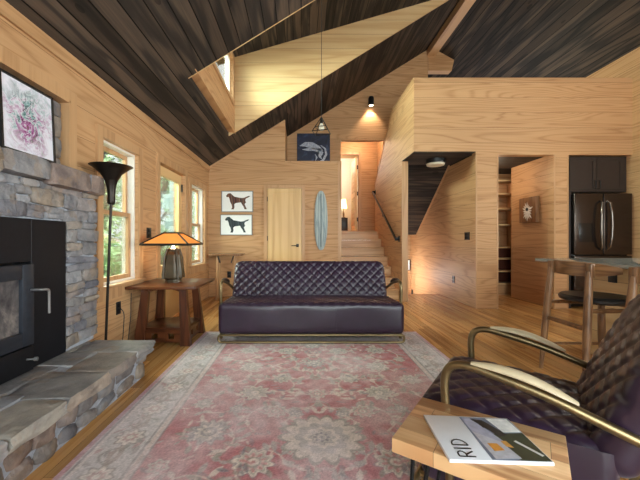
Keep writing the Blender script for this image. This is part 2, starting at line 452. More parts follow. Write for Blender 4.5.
# ceilings
def slab(bb, f, x0, x1, y0, y1, th=.12):
    bb.prism([(x0, f(x0)), (x1, f(x1)), (x1, f(x1) + th), (x0, f(x0) + th)], 'y', y0, y1)
b = B()
slab(b, fl, XL - .3, DX - .1, Y0 - .14, 10.4); slab(b, fl, DX - .1, RX, Y0 - .14, DY0 - .012); slab(b, fl, DX - .1, RX, DY1 + .011, 10.4); slab(b, fl, (4.406 - (2.45 - SL * XL)) / (SL - .29) + .002, RX, DY0 - .012, DY1 + .011)
struct(b.build('ceiling_left', 'dark_y', smooth=0))
b = B(); slab(b, fr, RX, XR + .2, Y0 - .14, 10.4)
struct(b.build('ceiling_right', 'dark_y', smooth=0))
b = B(); xe = (4.406 - (2.45 - SL * XL)) / (SL - .29)
b.prism([(DX - .3, fd(DX - .3)), (xe, fd(xe)), (xe, fd(xe) + .1), (DX - .3, fd(DX - .3) + .1)], 'y', DY0 - .1, DY1 + .1)
struct(b.build('ceiling_dormer', 'dark_y', smooth=0))
b = B()
for ya, yb, up in ((DY1, DY1 + .011, -.004), (DY1 + .011, DY1 + .09, .122), (DY0 - .012, DY0, -.004), (DY0 - .09, DY0 - .012, .122)):
    b.prism([(DX - .1, fl(DX - .1) + up), (xe, fl(xe) + up), (xe, fd(xe) + .05), (DX - .1, fd(DX - .1) + .05)], 'y', ya, yb)
struct(b.build('wall_dormer_side', 'pine_pale', smooth=0))
b = B()
DW = (3.72, 5.27, 3.30, 3.97)
zb = fl(DX) - .006
b.box(DX - .1, DX, DY0 - .08, DY1 + .08, zb, DW[2]); b.box(DX - .1, DX, DY0 - .08, DY1 + .08, DW[3], fd(DX))
b.box(DX - .1, DX, DY0 - .08, DW[0], DW[2], DW[3]); b.box(DX - .1, DX, DW[1], DY1 + .08, DW[2], DW[3])
struct(b.build('wall_dormer', 'pine', smooth=0))
b = B(); b.box(DX - .075, DX - .068, DW[0], DW[1], DW[2], DW[3])
w5 = b.build('window_5', 'glass', smooth=0); struct(w5)
b = B()
for (ya, yb, za, zc) in ((DW[0], DW[0] + .05, DW[2], DW[3]), (DW[1] - .05, DW[1], DW[2], DW[3]), (DW[0] + .05, DW[1] - .05, DW[2], DW[2] + .05), (DW[0] + .05, DW[1] - .05, DW[3] - .05, DW[3])):
    b.box(DX - .098, DX - .04, ya, yb, za, zc)
b.build('window_frame', 'vinyl', w5)
b = B()
for (ya, yb, za, zc) in ((DW[1], DW[1] + .07, DW[2] - .06, DW[3] + .06), (DW[0] - .07, DW[0], DW[2] - .06, DW[3] + .06), (DW[0], DW[1], DW[2] - .06, DW[2]), (DW[0], DW[1], DW[3], DW[3] + .06)):
    b.box(DX, DX + .018, ya, yb, za, zc)
b.build('window_casing', 'pine_trim_v', w5)
# light edge trim round the dormer opening
b = B()
b.prism([(DX, fl(DX) - .010), (xe, fl(xe) - .010), (xe, fl(xe) - .0045), (DX, fl(DX) - .0045)], 'y', DY1 - .004, DY1 + .012)
struct(b.build('trim_11', 'pine_trim_h', smooth=0))
# ridge beam
b = B(); b.box(RX - .09, RX + .09, Y0, Y2 - .02, ZR - .20, ZR - .04)
struct(b.build('trim_12', wood('ridge_beam_pine', PL, PM, PD, 'y', 'xz', 0, ring=9, freq=(.5, 9), rough=.45), smooth=0), )

# ------------------------------------------------------------------ left windows and glazed door
def frame_rect(bb, x0, x1, ya, yb, za, zb, w):
    bb.box(x0, x1, ya, ya + w, za, zb); bb.box(x0, x1, yb - w, yb, za, zb)
    bb.box(x0, x1, ya + w, yb - w, za, za + w); bb.box(x0, x1, ya + w, yb - w, zb - w, zb)
def left_window(n, y0, y1, groove=True):
    z0, z1 = WZ; zm = 1.33
    b = B(); b.box(XL - .115, XL - .109, y0 + .03, y1 - .03, zm, z1 - .03)
    b.box(XL - .085, XL - .079, y0 + .03, y1 - .03, z0 + .03, zm)
    w = struct(b.build('window_%d' % n, 'glass', smooth=0))
    b = B(); frame_rect(b, XL - .155, XL - .03, y0, y1, z0, z1, .022); b.build('jamb', 'vinyl', w)
    b = B(); frame_rect(b, XL - .13, XL - .098, y0 + .022, y1 - .022, zm - .02, z1 - .022, .035); b.build('upper_sash', 'pine_trim_v', w)
    b = B(); frame_rect(b, XL - .096, XL - .064, y0 + .022, y1 - .022, z0 + .022, zm + .02, .04); b.build('lower_sash', 'pine_trim_v', w)
    b = B()
    c = .085
    b.box(XL, XL + .02, y0 - c, y0, z0 - .02, z1 + c); b.box(XL, XL + .02, y1, y1 + c, z0 - .02, z1 + c)
    b.box(XL, XL + .02, y0, y1, z1, z1 + c); b.box(XL, XL + .02, y0 - c, y1 + c, z0 - .125, z0 - .02)
    b.build('casing', 'pine_trim_v', w)
    b = B(); b.box(XL - .03, XL + .05, y0 - c - .015, y1 + c + .015, z0 - .02, z0 + .003, .004); b.build('window_sill', 'pine_trim_h', w)
    return w
left_window(1, *W1); left_window(3, *W3)
# glazed door
y0, y1 = DR
b = B()
b.box(XL - .09, XL - .045, y0 + .01, y0 + .11, .01, 2.02); b.box(XL - .09, XL - .045, y1 - .12, y1 - .01, .01, 2.02)
b.box(XL - .09, XL - .045, y0 + .11, y1 - .12, 1.9, 2.02); b.box(XL - .09, XL - .045, y0 + .11, y1 - .12, .01, .74)
d1 = struct(b.build('door_1', 'pine_door', smooth=0))
b = B(); b.box(XL - .072, XL - .066, y0 + .11, y1 - .12, .74, 1.9); b.build('pane', 'glass', d1, smooth=0)
b = B(); c = .085
b.box(XL, XL + .02, y0 - c, y0, 0, 2.03 + c); b.box(XL, XL + .02, y1, y1 + c, 0, 2.03 + c); b.box(XL, XL + .02, y0, y1, 2.03, 2.03 + c)
b.build('casing', 'pine_trim_v', d1)
for z in (.25, 1.05, 1.84):
    b = B(); b.box(XL - .044, XL - .026, y1 - .032, y1 - .002, z - .055, z + .055, .003); b.build('hinge', 'blackp', d1)
b = B(); b.lathe([(.0, 0), (.03, 0), (.03, .008), (.012, .012), (.012, .05), (.0, .05)], seg=16)
bmesh.ops.transform(b.bm, matrix=Matrix.Translation((XL - .045, y0 + .06, 1.0)) @ Matrix.Rotation(PI / 2, 4, 'Y'), verts=b.bm.verts)
b.tube([(XL - .0, y0 + .06, 1.0), (XL + .002, y0 + .17, 1.0)], .009)
b.box(XL - .044, XL - .03, y0 + .035, y0 + .085, 1.09, 1.15, .004)
b.build('door_handle', 'blackp', d1)

# closet door on the back wall
X = lambda px, Y: (px - CX) * Y / F
Z = lambda py, Y: CH - (py - CY) * Y / F
yd = YB - .001
dx0, dx1, dzt = X(267.5, 6.2), X(301.5, 6.2), Z(188.5, 6.2)
b = B(); b.box(dx0, dx1, yd - .02, yd - .0, .01, dzt)
d2 = struct(b.build('door_2', 'pine_door', smooth=0))
b = B(); r = .095
b.box(dx0, dx0 + r, yd - .036, yd - .021, .01, dzt); b.box(dx1 - r, dx1, yd - .036, yd - .021, .01, dzt)
for z0, z1 in ((.01, .2), (1.23, 1.36), (dzt - r, dzt)): b.box(dx0 + r, dx1 - r, yd - .036, yd - .021, z0, z1)
b.build('stiles_and_rails', 'pine_door', d2)
b = B(); c = .065
b.box(dx0 - c, dx0 - .006, yd - .045, yd, 0, dzt + c); b.box(dx1 + .006, dx1 + c, yd - .045, yd, 0, dzt + c); b.box(dx0 - .006, dx1 + .006, yd - .045, yd, dzt + .006, dzt + c)
b.build('casing', 'pine_trim_v', d2)
hz = Z(245.5, 6.2)
b = B(); b.box(dx1 - .10, dx1 - .05, yd - .045, yd - .037, hz - .028, hz + .028, .003); b.tube([(dx1 - .075, yd - .045, hz), (dx1 - .075, yd - .075, hz), (dx1 - .19, yd - .078, hz - .004)], .008)
b.build('door_handle', 'blackp', d2)
for z in (.3, 1.1, dzt - .2):
    b = B(); b.box(dx0 - .008, dx0 + .006, yd - .05, yd - .046, z - .045, z + .045, .002); b.build('hinge', 'blackp', d2)

# ------------------------------------------------------------------ stairs and landing
st = thing('staircase', 'pale pine staircase of seven steps climbing behind the sofa', 'stairs', (0, 7.5, 0)); st['kind'] = 'structure'
rz, rn = .183, .26
for k in range(7):
    z = 1.28 - rz * k; y = 7.5 - rn * k
    y_back = 9.6 if k == 0 else y + rn
    b = B(); b.box(.757, SX - .002, y - .022, y_back, z - .03, z, .004); b.build('tread', 'tread', st, loc=(0, -7.5, 0))
    b = B(); b.box(.757, SX - .002, y, y + .02, z - rz, z - .031); b.build('riser', 'tread', st, loc=(0, -7.5, 0))
# upper hall behind the lamp wall
HY = 8.42
b = B()
b.box(1.475, 2.0, HY, HY + .1, 1.28, 3.6); b.box(-.2, .88, HY, HY + .1, 1.28, 3.6); b.box(.88, 1.475, HY, HY + .1, 3.25, 3.6)
struct(b.build('wall_upper_hall', 'pine', smooth=0))
b = B(); b.box(-.3, -.2, Y2 + .1, 10.3, 1.2, 3.6); b.box(1.95, 2.05, 7.88, 10.3, 1.2, 3.6)
struct(b.build('wall_upper_hall_side', 'pine', smooth=0))
b = B(); b.box(-.3, 2.05, Y2 + .1, 10.3, 3.6, 3.66)
struct(b.build('ceiling_upper_hall', 'pine_pale', smooth=0))
b = B(); b.box(-.3, 2.05, 7.79, 10.3, 1.1, 1.245)
struct(b.build('floor_upper_hall', 'floor', smooth=0))
b = B(); b.box(-.3, 2.05, 10.19, 10.29, 1.25, 3.6)
struct(b.build('wall_bedroom', plain('bedroom_wall', (222, 214, 196), .7, var=.03), smooth=0))
b = B(); c = .06
b.box(1.475, 1.475 + c, HY - .02, HY - .001, 1.28, 3.25 + c); b.box(.88, 1.475, HY - .02, HY - .001, 3.25, 3.25 + c); b.box(.82, .88, HY - .02, HY - .001, 1.28, 3.25 + c)
struct(b.build('trim_13', 'pine_trim_v', smooth=0))
b = B(); b.box(1.405, 1.445, HY + .11, HY + .80, 1.29, 3.23)
d3 = struct(b.build('door_3', 'pine_door', smooth=0))
b = B()
for za, zc in ((1.45, 2.2), (2.32, 3.1)): b.box(1.398, 1.404, HY + .22, HY + .69, za, zc)
b.build('panel', 'pine_pale', d3)
for z in (1.6, 2.27, 2.95):
    b = B(); b.box(1.445, 1.474, HY + .102, HY + .13, z - .05, z + .05); b.build('hinge', 'blackp', d3)
# bedside stand + lamp seen through that doorway
ns = thing('nightstand', 'small dark nightstand glimpsed through the doorway above the stairs', 'nightstand', (1.26, 9.75, 1.28))
b = B(); b.box(-.10, .10, -.15, .15, .06, .44, .006); b.build('body', 'cabinet', ns)
b = B(); b.box(-.09, .09, -.162, -.151, .12, .4, .004); b.build('drawer', 'cabinet', ns)
for sx in (-1, 1):
    for sy in (-1, 1):
        b = B(); b.box(sx * .08 - .015, sx * .08 + .015, sy * .12 - .015, sy * .12 + .015, 0, .06); b.build('leg', 'cabinet', ns)
bl = thing('bedside_lamp', 'lit brass lamp on the dark nightstand beyond the upper doorway', 'lamp', (1.26, 9.75, 1.72))
b = B(); b.lathe([(0, 0), (.06, 0), (.06, .015), (.02, .03), (.03, .12), (.012, .2), (.012, .3), (0, .3)]); b.build('base', 'brass', bl)
b = B(); b.lathe([(.10, .28), (.06, .55)], seg=24); b.build('lamp_shade', 'shade_lit', bl)

# handrail
xr = SX - .065
hr = thing('handrail', 'flat black steel handrail on the stair partition', 'handrail', (SX, 5.9, 0))
def hloc(o): o.location = (-SX, -5.9, 0)
ya, za_, yb_, zb_ = 5.92, 1.09, 8.02, 2.30
ya, za_, yb_, zb_ = 5.92, 1.09, 7.82, 2.20
b = B(); dv = Vector((0, yb_ - ya, zb_ - za_)); L = dv.length; ang = math.atan2(zb_ - za_, yb_ - ya)
mt = Matrix.Translation((xr, ya, za_)) @ Matrix.Rotation(ang, 4, 'X')
b.box(-.012, .012, 0, L, -.025, .025, .004, mt); o = b.build('rail', 'black', hr); hloc(o)
for (yy, zz) in ((ya, za_), (yb_, zb_)):
    b = B(); b.box(xr - .012, SX - .001, yy - .03, yy + .03, zz - .03, zz + .03, .004); o = b.build('rail_return', 'black', hr); hloc(o)
    b = B(); b.box(SX - .008, SX - .0005, yy - .04, yy + .04, zz - .055, zz + .055); o = b.build('mounting_plate', 'black', hr); hloc(o)
mY = (ya + yb_) / 2; mZ = (za_ + zb_) / 2 - .03
b = B(); b.tube([(xr, mY, mZ), (xr, mY, mZ - .05), (SX - .001, mY, mZ - .07)], .008); o = b.build('bracket', 'black', hr); hloc(o)

# wall spot above landing
sp = thing('wall_spotlight', 'black cylinder spotlight high on the landing wall', 'wall light', (X(371, Y2 - .08), Y2, Z(103, Y2)))
b = B(); b.lathe([(0, 0), (.045, 0), (.045, .012), (0, .012)], seg=20)
bmesh.ops.transform(b.bm, matrix=Matrix.Rotation(PI / 2, 4, 'X'), verts=b.bm.verts); b.build('wall_plate', 'blackp', sp)
b = B(); b.lathe([(.052, -.10), (.058, -.10), (.062, .06), (.045, .095), (0, .105), ], (0, -.095, 0), 20); b.build('lamp_can', 'blackp', sp)
b = B(); b.tube([(0, -.012, 0), (0, -.04, 0)], .012); b.build('arm', 'blackp', sp)
b = B(); b.lathe([(0, -.085), (.05, -.085), (.05, -.075), (0, -.075)], (0, -.095, 0), 20); b.build('bulb', 'bulb_lit', sp)
# flush lamp under loft
LX, LY = X(436, 5.6), 5.62
fl_l = thing('flush_ceiling_light', 'round black flush light on the dark soffit under the loft', 'ceiling light', (LX, LY, 2.4395))
b = B(); b.lathe([(0, 0), (.16, 0), (.16, -.07), (.15, -.07)], seg=32); b.build('ring', 'blackp', fl_l)
b = B(); b.lathe([(.149, -.071), (.14, -.10), (0, -.105)], seg=32); b.build('diffuser', 'diffuser', fl_l)

# pictures and decor on the walls -----------------------------------------
def pic_frame(name, label, cat, x0, x1, z0, z1, y, fw=.012, dep=.025, mat_frame='steel', canvas='white', group=None):
    o = thing(name, label, cat, ((x0 + x1) / 2, y, (z0 + z1) / 2), group=group)
    w, h = (x1 - x0) / 2, (z1 - z0) / 2
    b = B(); b.box(-w, -w + fw, -dep, 0, -h, h); b.box(w - fw, w, -dep, 0, -h, h); b.box(-w + fw, w - fw, -dep, 0, -h, -h + fw); b.box(-w + fw, w - fw, -dep, 0, h - fw, h)
    b.build('frame', mat_frame, o)
    b = B(); b.box(-w + fw, w - fw, -dep + .008, -.001, -h + fw, h - fw); b.build('print', canvas, o, smooth=0)
    return o, w - fw, h - fw, -dep + .007
dog = [(-.80, .62), (-.66, .88), (-.48, .93), (-.34, .72), (-.18, .52), (.30, .38), (.48, .40), (.62, .50), (.80, .62), (.92, .60), (.78, .44), (.62, .34), (.56, .14), (.62, -.12), (.52, -.28), (.60, -.62), (.68, -.86), (.52, -.88), (.44, -.56), (.32, -.28), (.26, -.10), (-.12, -.18), (-.22, -.34), (-.20, -.62), (-.24, -.88), (-.42, -.88), (-.36, -.62), (-.40, -.34), (-.50, -.06), (-.54, .24), (-.60, .50), (-.74, .48)]
def stripes(name, cols):
    t = NT(name); x = t.sep(t.coord())
    r = t.white(t.math('FLOOR', t.math('MULTIPLY', t.math('ADD', x[0], t.math('MULTIPLY', x[2], .12)), 70)))
    t.bsdf(t.ramp(r, [(i / (len(cols) - 1), lin(*c)) for i, c in enumerate(cols)]), .6); return t.m
M['dogA'] = stripes('dog_stripes_warm', [(24, 22, 26), (120, 66, 48), (40, 34, 36), (150, 104, 78), (36, 40, 52)])
M['dogB'] = stripes('dog_stripes_cool', [(20, 26, 32), (44, 62, 70), (28, 34, 40), (66, 84, 88), (24, 28, 34)])
M['grey_frame'] = plain('grey_metal_frame', (120, 120, 122), .4, .5)
for (y_a, y_b, mm, lab, xa, xb) in ((190.8, 212, 'dogA', 'striped brown dog silhouette picture in a grey frame, upper of two', 221.3, 253),
                            (214.5, 235.2, 'dogB', 'striped slate blue dog silhouette picture in a grey frame, lower of two', 220.2, 252.2)):
    o, w, h, yy = pic_frame('dog_picture', lab, 'picture', X(xa, 6.2), X(xb, 6.2), Z(y_b, 6.2), Z(y_a, 6.2), YB - .001, canvas='white', mat_frame='grey_frame', group='dog pictures by the closet door')
    b = B(); b.prism([(px * w * .93, pz * h * .9) for px, pz in dog], 'y', yy - .002, yy - .0002); b.build('dog_silhouette', mm, o, smooth=0)
# blue painting on ledge
t = NT('navy_canvas'); n1, _ = t.noise(t.coord(), 5, 5, .6, 1.2)
t.bsdf(t.ramp(n1, [(.3, lin(12, 16, 34)), (.55, lin(26, 34, 66)), (.75, lin(64, 80, 116))]), .5); M['navy'] = t.m
t = NT('pale_brushwork'); n1, _ = t.noise(t.coord(), 16, 5, .7, 2)
t.bsdf(t.ramp(n1, [(.3, lin(84, 96, 130)), (.5, lin(170, 178, 196)), (.7, lin(226, 228, 232))]), .5); M['brush'] = t.m
yp = Y2 - .02
o, w, h, yy = pic_frame('canvas_painting', 'navy canvas with a pale sweeping wing shape above the ledge', 'painting', X(297, yp), X(330, yp), 2.56, Z(133.5, yp), Y2 - .001, fw=.006, mat_frame='navy', canvas='navy')
def ribbon(pts, wid):
    L, R = [], []
    for i, (px, pz) in enumerate(pts):
        a = pts[max(i - 1, 0)]; c = pts[min(i + 1, len(pts) - 1)]
        d = Vector((c[0] - a[0], c[1] - a[1])).normalized(); n = Vector((-d.y, d.x)) * wid[i]
        L.append((px + n.x, pz + n.y)); R.append((px - n.x, pz - n.y))
    return L + R[::-1]
b = B()
S = min(w, h)
for pts, wid in (([(-.86, .42), (-.5, .52), (-.1, .45), (.3, .3), (.55, .1)], [.01, .14, .2, .13, .05]),
                 ([(-.7, .2), (-.35, .2), (0, .22), (.3, .1)], [.01, .08, .1, .06]),
                 ([(.3, .25), (.48, .0), (.38, -.2), (.5, -.38)], [.06, .13, .09, .02]),
                 ([(.45, .45), (.72, .25), (.78, -.1), (.6, -.45), (.3, -.62), (0, -.68)], [.02, .05, .07, .07, .05, .01]),
                 ([(.1, -.1), (.2, -.3), (.12, -.5)], [.02, .05, .01])):
    P = []
    W_ = []
    for i in range(len(pts) - 1):
        for k in range(4):
            tt = k / 4; P.append((pts[i][0] * (1 - tt) + pts[i + 1][0] * tt, pts[i][1] * (1 - tt) + pts[i + 1][1] * tt)); W_.append(wid[i] * (1 - tt) + wid[i + 1] * tt)
    P.append(pts[-1]); W_.append(wid[-1])
    b.prism([(p * S, q * S) for p, q in ribbon(P, W_)], 'y', yy - .003, yy - .0003)
b.build('painted_wing', 'brush', o, smooth=0)
# wooden surfboard-shaped wall piece
sb = thing('wall_surfboard', 'slim weathered blue-grey surfboard shape hung beside the closet door', 'wall decoration', (X(321, 6.2), YB - .001, Z(220.5, 6.2)))
M['sboard'] = wood('weathered_blue_board', (176, 186, 184), (148, 162, 166), (104, 120, 128), 'z', 'x', .05, .002, .6, ring=6, freq=(2, 20), tint=.1, rough=.6)
hh, ww = .56, .125
out = [(ww * math.cos(a) * (abs(math.cos(a)) ** -.15 if abs(math.cos(a)) > .01 else 1), hh * math.sin(a)) for a in [2 * PI * k / 40 for k in range(40)]]
b = B(); b.prism(out, 'y', -.03, 0, .006); b.build('board', 'sboard', sb)
b = B(); b.prism([(-.008, -.5), (.008, -.5), (.008, .5), (-.008, .5)], 'y', -.033, -.0301); b.build('stringer', plain('dark_stringer', (70, 88, 96), .6), sb, smooth=0)

# switches and outlets
def plate(name, label, loc, axis, w, h, cat='outlet', dup=True, dirn=1):
    o = thing(name, label, cat, loc)
    if axis == 'x':
        b = B(); b.box(0, .007 * dirn, -w / 2, w / 2, -h / 2, h / 2, .002); b.build('cover_plate', 'blackp', o)
        for s in (-1, 1):
            b = B(); b.box(.007 * dirn, .011 * dirn, -w * .28, w * .28, s * h * .22 - h * .14, s * h * .22 + h * .14, .001); b.build('socket' if cat == 'outlet' else 'rocker', 'black', o)
    else:
        b = B(); b.box(-w / 2, w / 2, -.007, 0, -h / 2, h / 2, .002); b.build('cover_plate', 'blackp', o)
        for s in (-1, 1):
            b = B(); b.box(-w * .28, w * .28, -.011, -.0071, s * h * .22 - h * .14, s * h * .22 + h * .14, .001); b.build('socket' if cat == 'outlet' else 'rocker', 'black', o)
    return o
plate('wall_outlet', 'black outlet with a plugged cord low between hearth and end table', (XL, 3.14, Z(308, 3.14)), 'x', .075, .12)
plate('light_switch', 'black double switch plate between window and glazed door', (XL, 3.77, Z(233, 3.77)), 'x', .11, .12, 'switch')
plate('wall_outlet', 'black outlet on the back wall behind the small console', (X(229.3, YB), YB - .0005, Z(274.5, YB)), 'y', .075, .12)
plate('light_switch', 'wide black switch plate on the stairwell wall', (2.729, X and 2.729 * F / (467.3 - CX), Z(236, 2.729 * F / (467.3 - CX))), 'x', .15, .125, 'switch', dirn=-1)
plate('wall_outlet', 'black outlet low on the stairwell wall', (2.729, 2.729 * F / (453.8 - CX), Z(279.5, 2.729 * F / (453.8 - CX))), 'x', .075, .12, dirn=-1)
plate('wall_outlet', 'small black outlet near the floor at the far end of stairwell', (2.729, 2.729 * F / (412.3 - CX), Z(292, 2.729 * F / (412.3 - CX))), 'x', .09, .12, dirn=-1)
o, w, h, yy = pic_frame('small_picture', 'small black-framed picture on the far stairwell wall', 'picture', X(405.5, 8.18), X(410.3, 8.18), Z(270.5, 8.18), Z(259.5, 8.18), 8.199, fw=.018, mat_frame='blackp')

# hall: skull/feather panel and bookcase
art = thing('carved_wood_panel', 'brown wood block with a white feathered motif in the hall', 'wall decoration', (3.947, 5.67, Z(210, 5.67)))
b = B(); b.box(-.06, 0, -.21, .21, -.215, .215, .004); b.build('panel', 'teak', art)
b = B()
rr = random.Random(3)
for k in range(16):
    a = k / 16 * 2 * PI; l = .10 + .06 * rr.random(); da = .16
    b.prism([(0, 0), (l * .6 * math.cos(a - da), -.02 + l * .75 * math.sin(a - da)), (l * math.cos(a), -.02 + l * 1.15 * math.sin(a)), (l * .6 * math.cos(a + da), -.02 + l * .75 * math.sin(a + da))], 'x', -.063 - .0006 * (k % 4), -.0605)
b.build('white_motif', plain('white_feathers', (226, 224, 216), .7, var=.15, scale=40), art, smooth=0)
b = B(); b.lathe([(0, 0), (.03, 0), (.028, .008), (0, .012)], seg=16)
bmesh.ops.transform(b.bm, matrix=Matrix.Translation((-.064, .0, .01)) @ Matrix.Rotation(-PI / 2, 4, 'Y'), verts=b.bm.verts)
b.build('dark_eye', 'blackp', art)
bk = thing('bookcase', 'built-in pine bookcase with open shelves at the end of the hall', 'bookcase', (3.6, 6.4, 0))
b = B(); b.box(-.68, .62, .33, .35, 0, 2.26); b.build('back_panel', 'pine', bk)
for x in (-.70, .60):
    b = B(); b.box(x, x + .03, 0, .329, 0, 2.26); b.build('side_panel', 'pine_trim_v', bk)
for z in (.236, .475, .72, .94, 1.38, 1.69, 1.98, 2.24):
    b = B(); b.box(-.669, .599, 0, .329, z - .03, z, .003); b.build('shelf', 'pine_pale', bk)
b = B(); b.box(-.669, .599, .02, .04, 0, .205); b.build('plinth', 'pine_trim_h', bk)
for z0, z1 in ((.237, .444), (.476, .689), (.721, .909)):  # dark sheets painting in the shade of the open lower compartments
    b = B(); b.box(-.668, .598, .20, .22, z0, z1); b.build('shade_sheet', plain('dark_red_brown', (92, 48, 34), .5), bk)

# ------------------------------------------------------------------ kitchen nook
fcx = 4.69
fd_ = thing('refrigerator', 'black stainless french-door refrigerator set into the pine wall', 'refrigerator', (fcx, 5.2, 0))
b = B(); b.box(-.45, .45, 0, .70, .02, 1.795, .008); b.build('body', 'fridge_dark', fd_)
for s in (-1, 1):
    xa, xb = (-.45, -.004) if s < 0 else (.004, .45)
    b = B(); b.box(xa, xb, -.085, -.005, .84, 1.795, .012, seg=3); d = b.build('door', 'fridge', fd_)
    hx = s * .05
    b = B(); b.tube([(hx, -.087, .92), (hx + s * .012, -.13, .96), (hx + s * .03, -.142, 1.12), (hx + s * .034, -.146, 1.3), (hx + s * .03, -.142, 1.48), (hx + s * .012, -.13, 1.64), (hx, -.087, 1.68)], .015, 12); b.build('door_handle', 'steel' if 0 else plain('dark_steel_handle%d' % s, (120, 112, 106), .25, .95), d)
    if s < 0:
        b = B(); b.box(-.385, -.155, -.089, -.0855, 1.04, 1.33, .003); dd = b.build('dispenser', 'fridge_dark', d)
b = B(); b.box(-.45, .45, -.085, -.005, .10, .825, .012, seg=3); d = b.build('freezer_drawer', 'fridge', fd_)
b = B(); b.tube([(-.36, -.086, .74), (-.34, -.13, .74), (.34, -.13, .74), (.36, -.086, .74)], .014, 12); b.build('drawer_handle', plain('dark_steel_bar', (120, 112, 106), .25, .95), d)
cb = thing('upper_cabinet', 'espresso two-door cabinet above the refrigerator', 'cabinet', (4.675, 5.24, 1.83))
b = B(); b.box(-.49, .49, .0, .6, 0, .565); b.build('body', 'cabinet', cb)
for s in (-1, 1):
    xa, xb = (-.43, -.003) if s < 0 else (.003, .43)
    b = B(); b.box(xa, xb, -.016, -.001, .02, .55, .002)
    b.box(xa, xa + .06, -.024, -.0162, .02, .55); b.box(xb - .06, xb, -.024, -.0162, .02, .55); b.box(xa + .06, xb - .06, -.024, -.0162, .02, .08); b.box(xa + .06, xb - .06, -.024, -.0162, .49, .55)
    d = b.build('door', 'cabinet', cb, smooth=0)
    hx = s * .035
    b = B(); b.tube([(hx, -.025, .05), (hx, -.05, .055), (hx, -.05, .175), (hx, -.025, .18)], .007); b.build('door_handle', 'black', d)
b = B(); b.box(4.172, 4.232, 5.17, 5.9, 0, 1.828)
tag(b.build('filler_panel', 'cabinet'), 'narrow dark filler panel at the left side of the refrigerator', 'panel')

# island
isl = thing('kitchen_island', 'kitchen island with pine panelled base and polished wood counter', 'island', (2.75, 2.2, 0))
b = B(); b.box(-.03, .60, -1.2, .93, 0, .857); b.build('base', 'pine_pale', isl)
b = B(); b.box(-.39, .66, -1.3, 1.13, .858, .888, .005); b.build('countertop', 'counter', isl)
for y in (.67, -.2, -.9):
    b = B(); b.box(-.05, -.031, y - .035, y + .035, .70, .857, .003); b.box(-.27, -.031, y - .035, y + .035, .851, .8575); b.build('support_bracket', 'blackp', isl)

# ------------------------------------------------------------------ stools
def make_stool():
    o = thing('counter_stool', 'walnut stool with round black seat in full view at the kitchen island', 'stool')
    # local: faces +x; back legs at x = 0
    legs = [((-.06, .215, 0), (.0, .18, .845)), ((-.06, -.215, 0), (.0, -.18, .845)), ((.44, .20, 0), (.40, .165, .585)), ((.44, -.20, 0), (.40, -.165, .585))]
    for a, c in legs:
        a, c = Vector(a), Vector(c)
        P = [a.lerp(c, k / 6) for k in range(7)]
        b = B(); b.tube(P, [.014, .019, .024, .027, .027, .025, .022], 12); b.build('leg', 'teak', o)
    for s in (1, -1):
        b = B(); b.box(-.012, .02, s * .18 - .028, s * .18 + .028, .80, .90, .006); b.build('back_joint', 'teak', o)
    b = B(); n = 18
    prof = []
    for i in range(n + 1):
        a = -1.02 + 2.04 * i / n
        h = .052 * (1 - .6 * abs(a / 1.02) ** 3)
        R = .30
        x = -.012 + R * (1 - math.cos(a)) ; y = .29 * math.sin(a) / math.sin(1.02)
        nx, ny = -math.cos(a), math.sin(a)
        prof.append([Vector((x + nx * .011 * k, y + ny * .011 * k, .855 + h * z)) for k, z in ((1, -1), (1, 1), (-1, 1), (-1, -1))])
    rows = [[b.bm.verts.new(p) for p in r] for r in prof]
    for A, C in zip(rows, rows[1:]):
        for k in range(4): b.bm.faces.new((A[k], A[(k + 1) % 4], C[(k + 1) % 4], C[k]))
    b.bm.faces.new(rows[0]); b.bm.faces.new(rows[-1][::-1])
    b.build('backrest', 'teak_h', o, smooth=60)
    b = B(); b.lathe([(0, .60), (.205, .60), (.222, .612), (.225, .632), (.21, .648), (.12, .652), (0, .648)], (.20, 0, 0), 40); b.build('seat', 'seatblack', o)
    b = B()
    for s in (1, -1): b.tube([(-.01, s * .19, .56), (.41, s * .172, .56)], .016, 10)
    b.tube([(.405, .17, .57), (.405, -.17, .57)], .016, 10)
    b.build('seat_frame', 'teak', o)
    for p, q in ((((-.026, .198, .43)), ((-.026, -.198, .43))), ((.43, .19, .22), (.43, -.19, .22)), ((-.045, .207, .21), (.43, .19, .21)), ((-.045, -.207, .21), (.43, -.19, .21))):
        b = B(); b.tube([p, q], .017 if p[2] > .4 else .011, 10); b.build('stretcher', 'teak', o)
    return o
s1 = make_stool(); s1.location = (2.07, 2.55, 0); s1['group'] = 'stools at the kitchen island'
s2 = copy_tree(s1); s2.location = (2.07, 1.87, 0)
s2['label'] = 'walnut stool mostly hidden behind the armchair back, nearest the camera of the two'

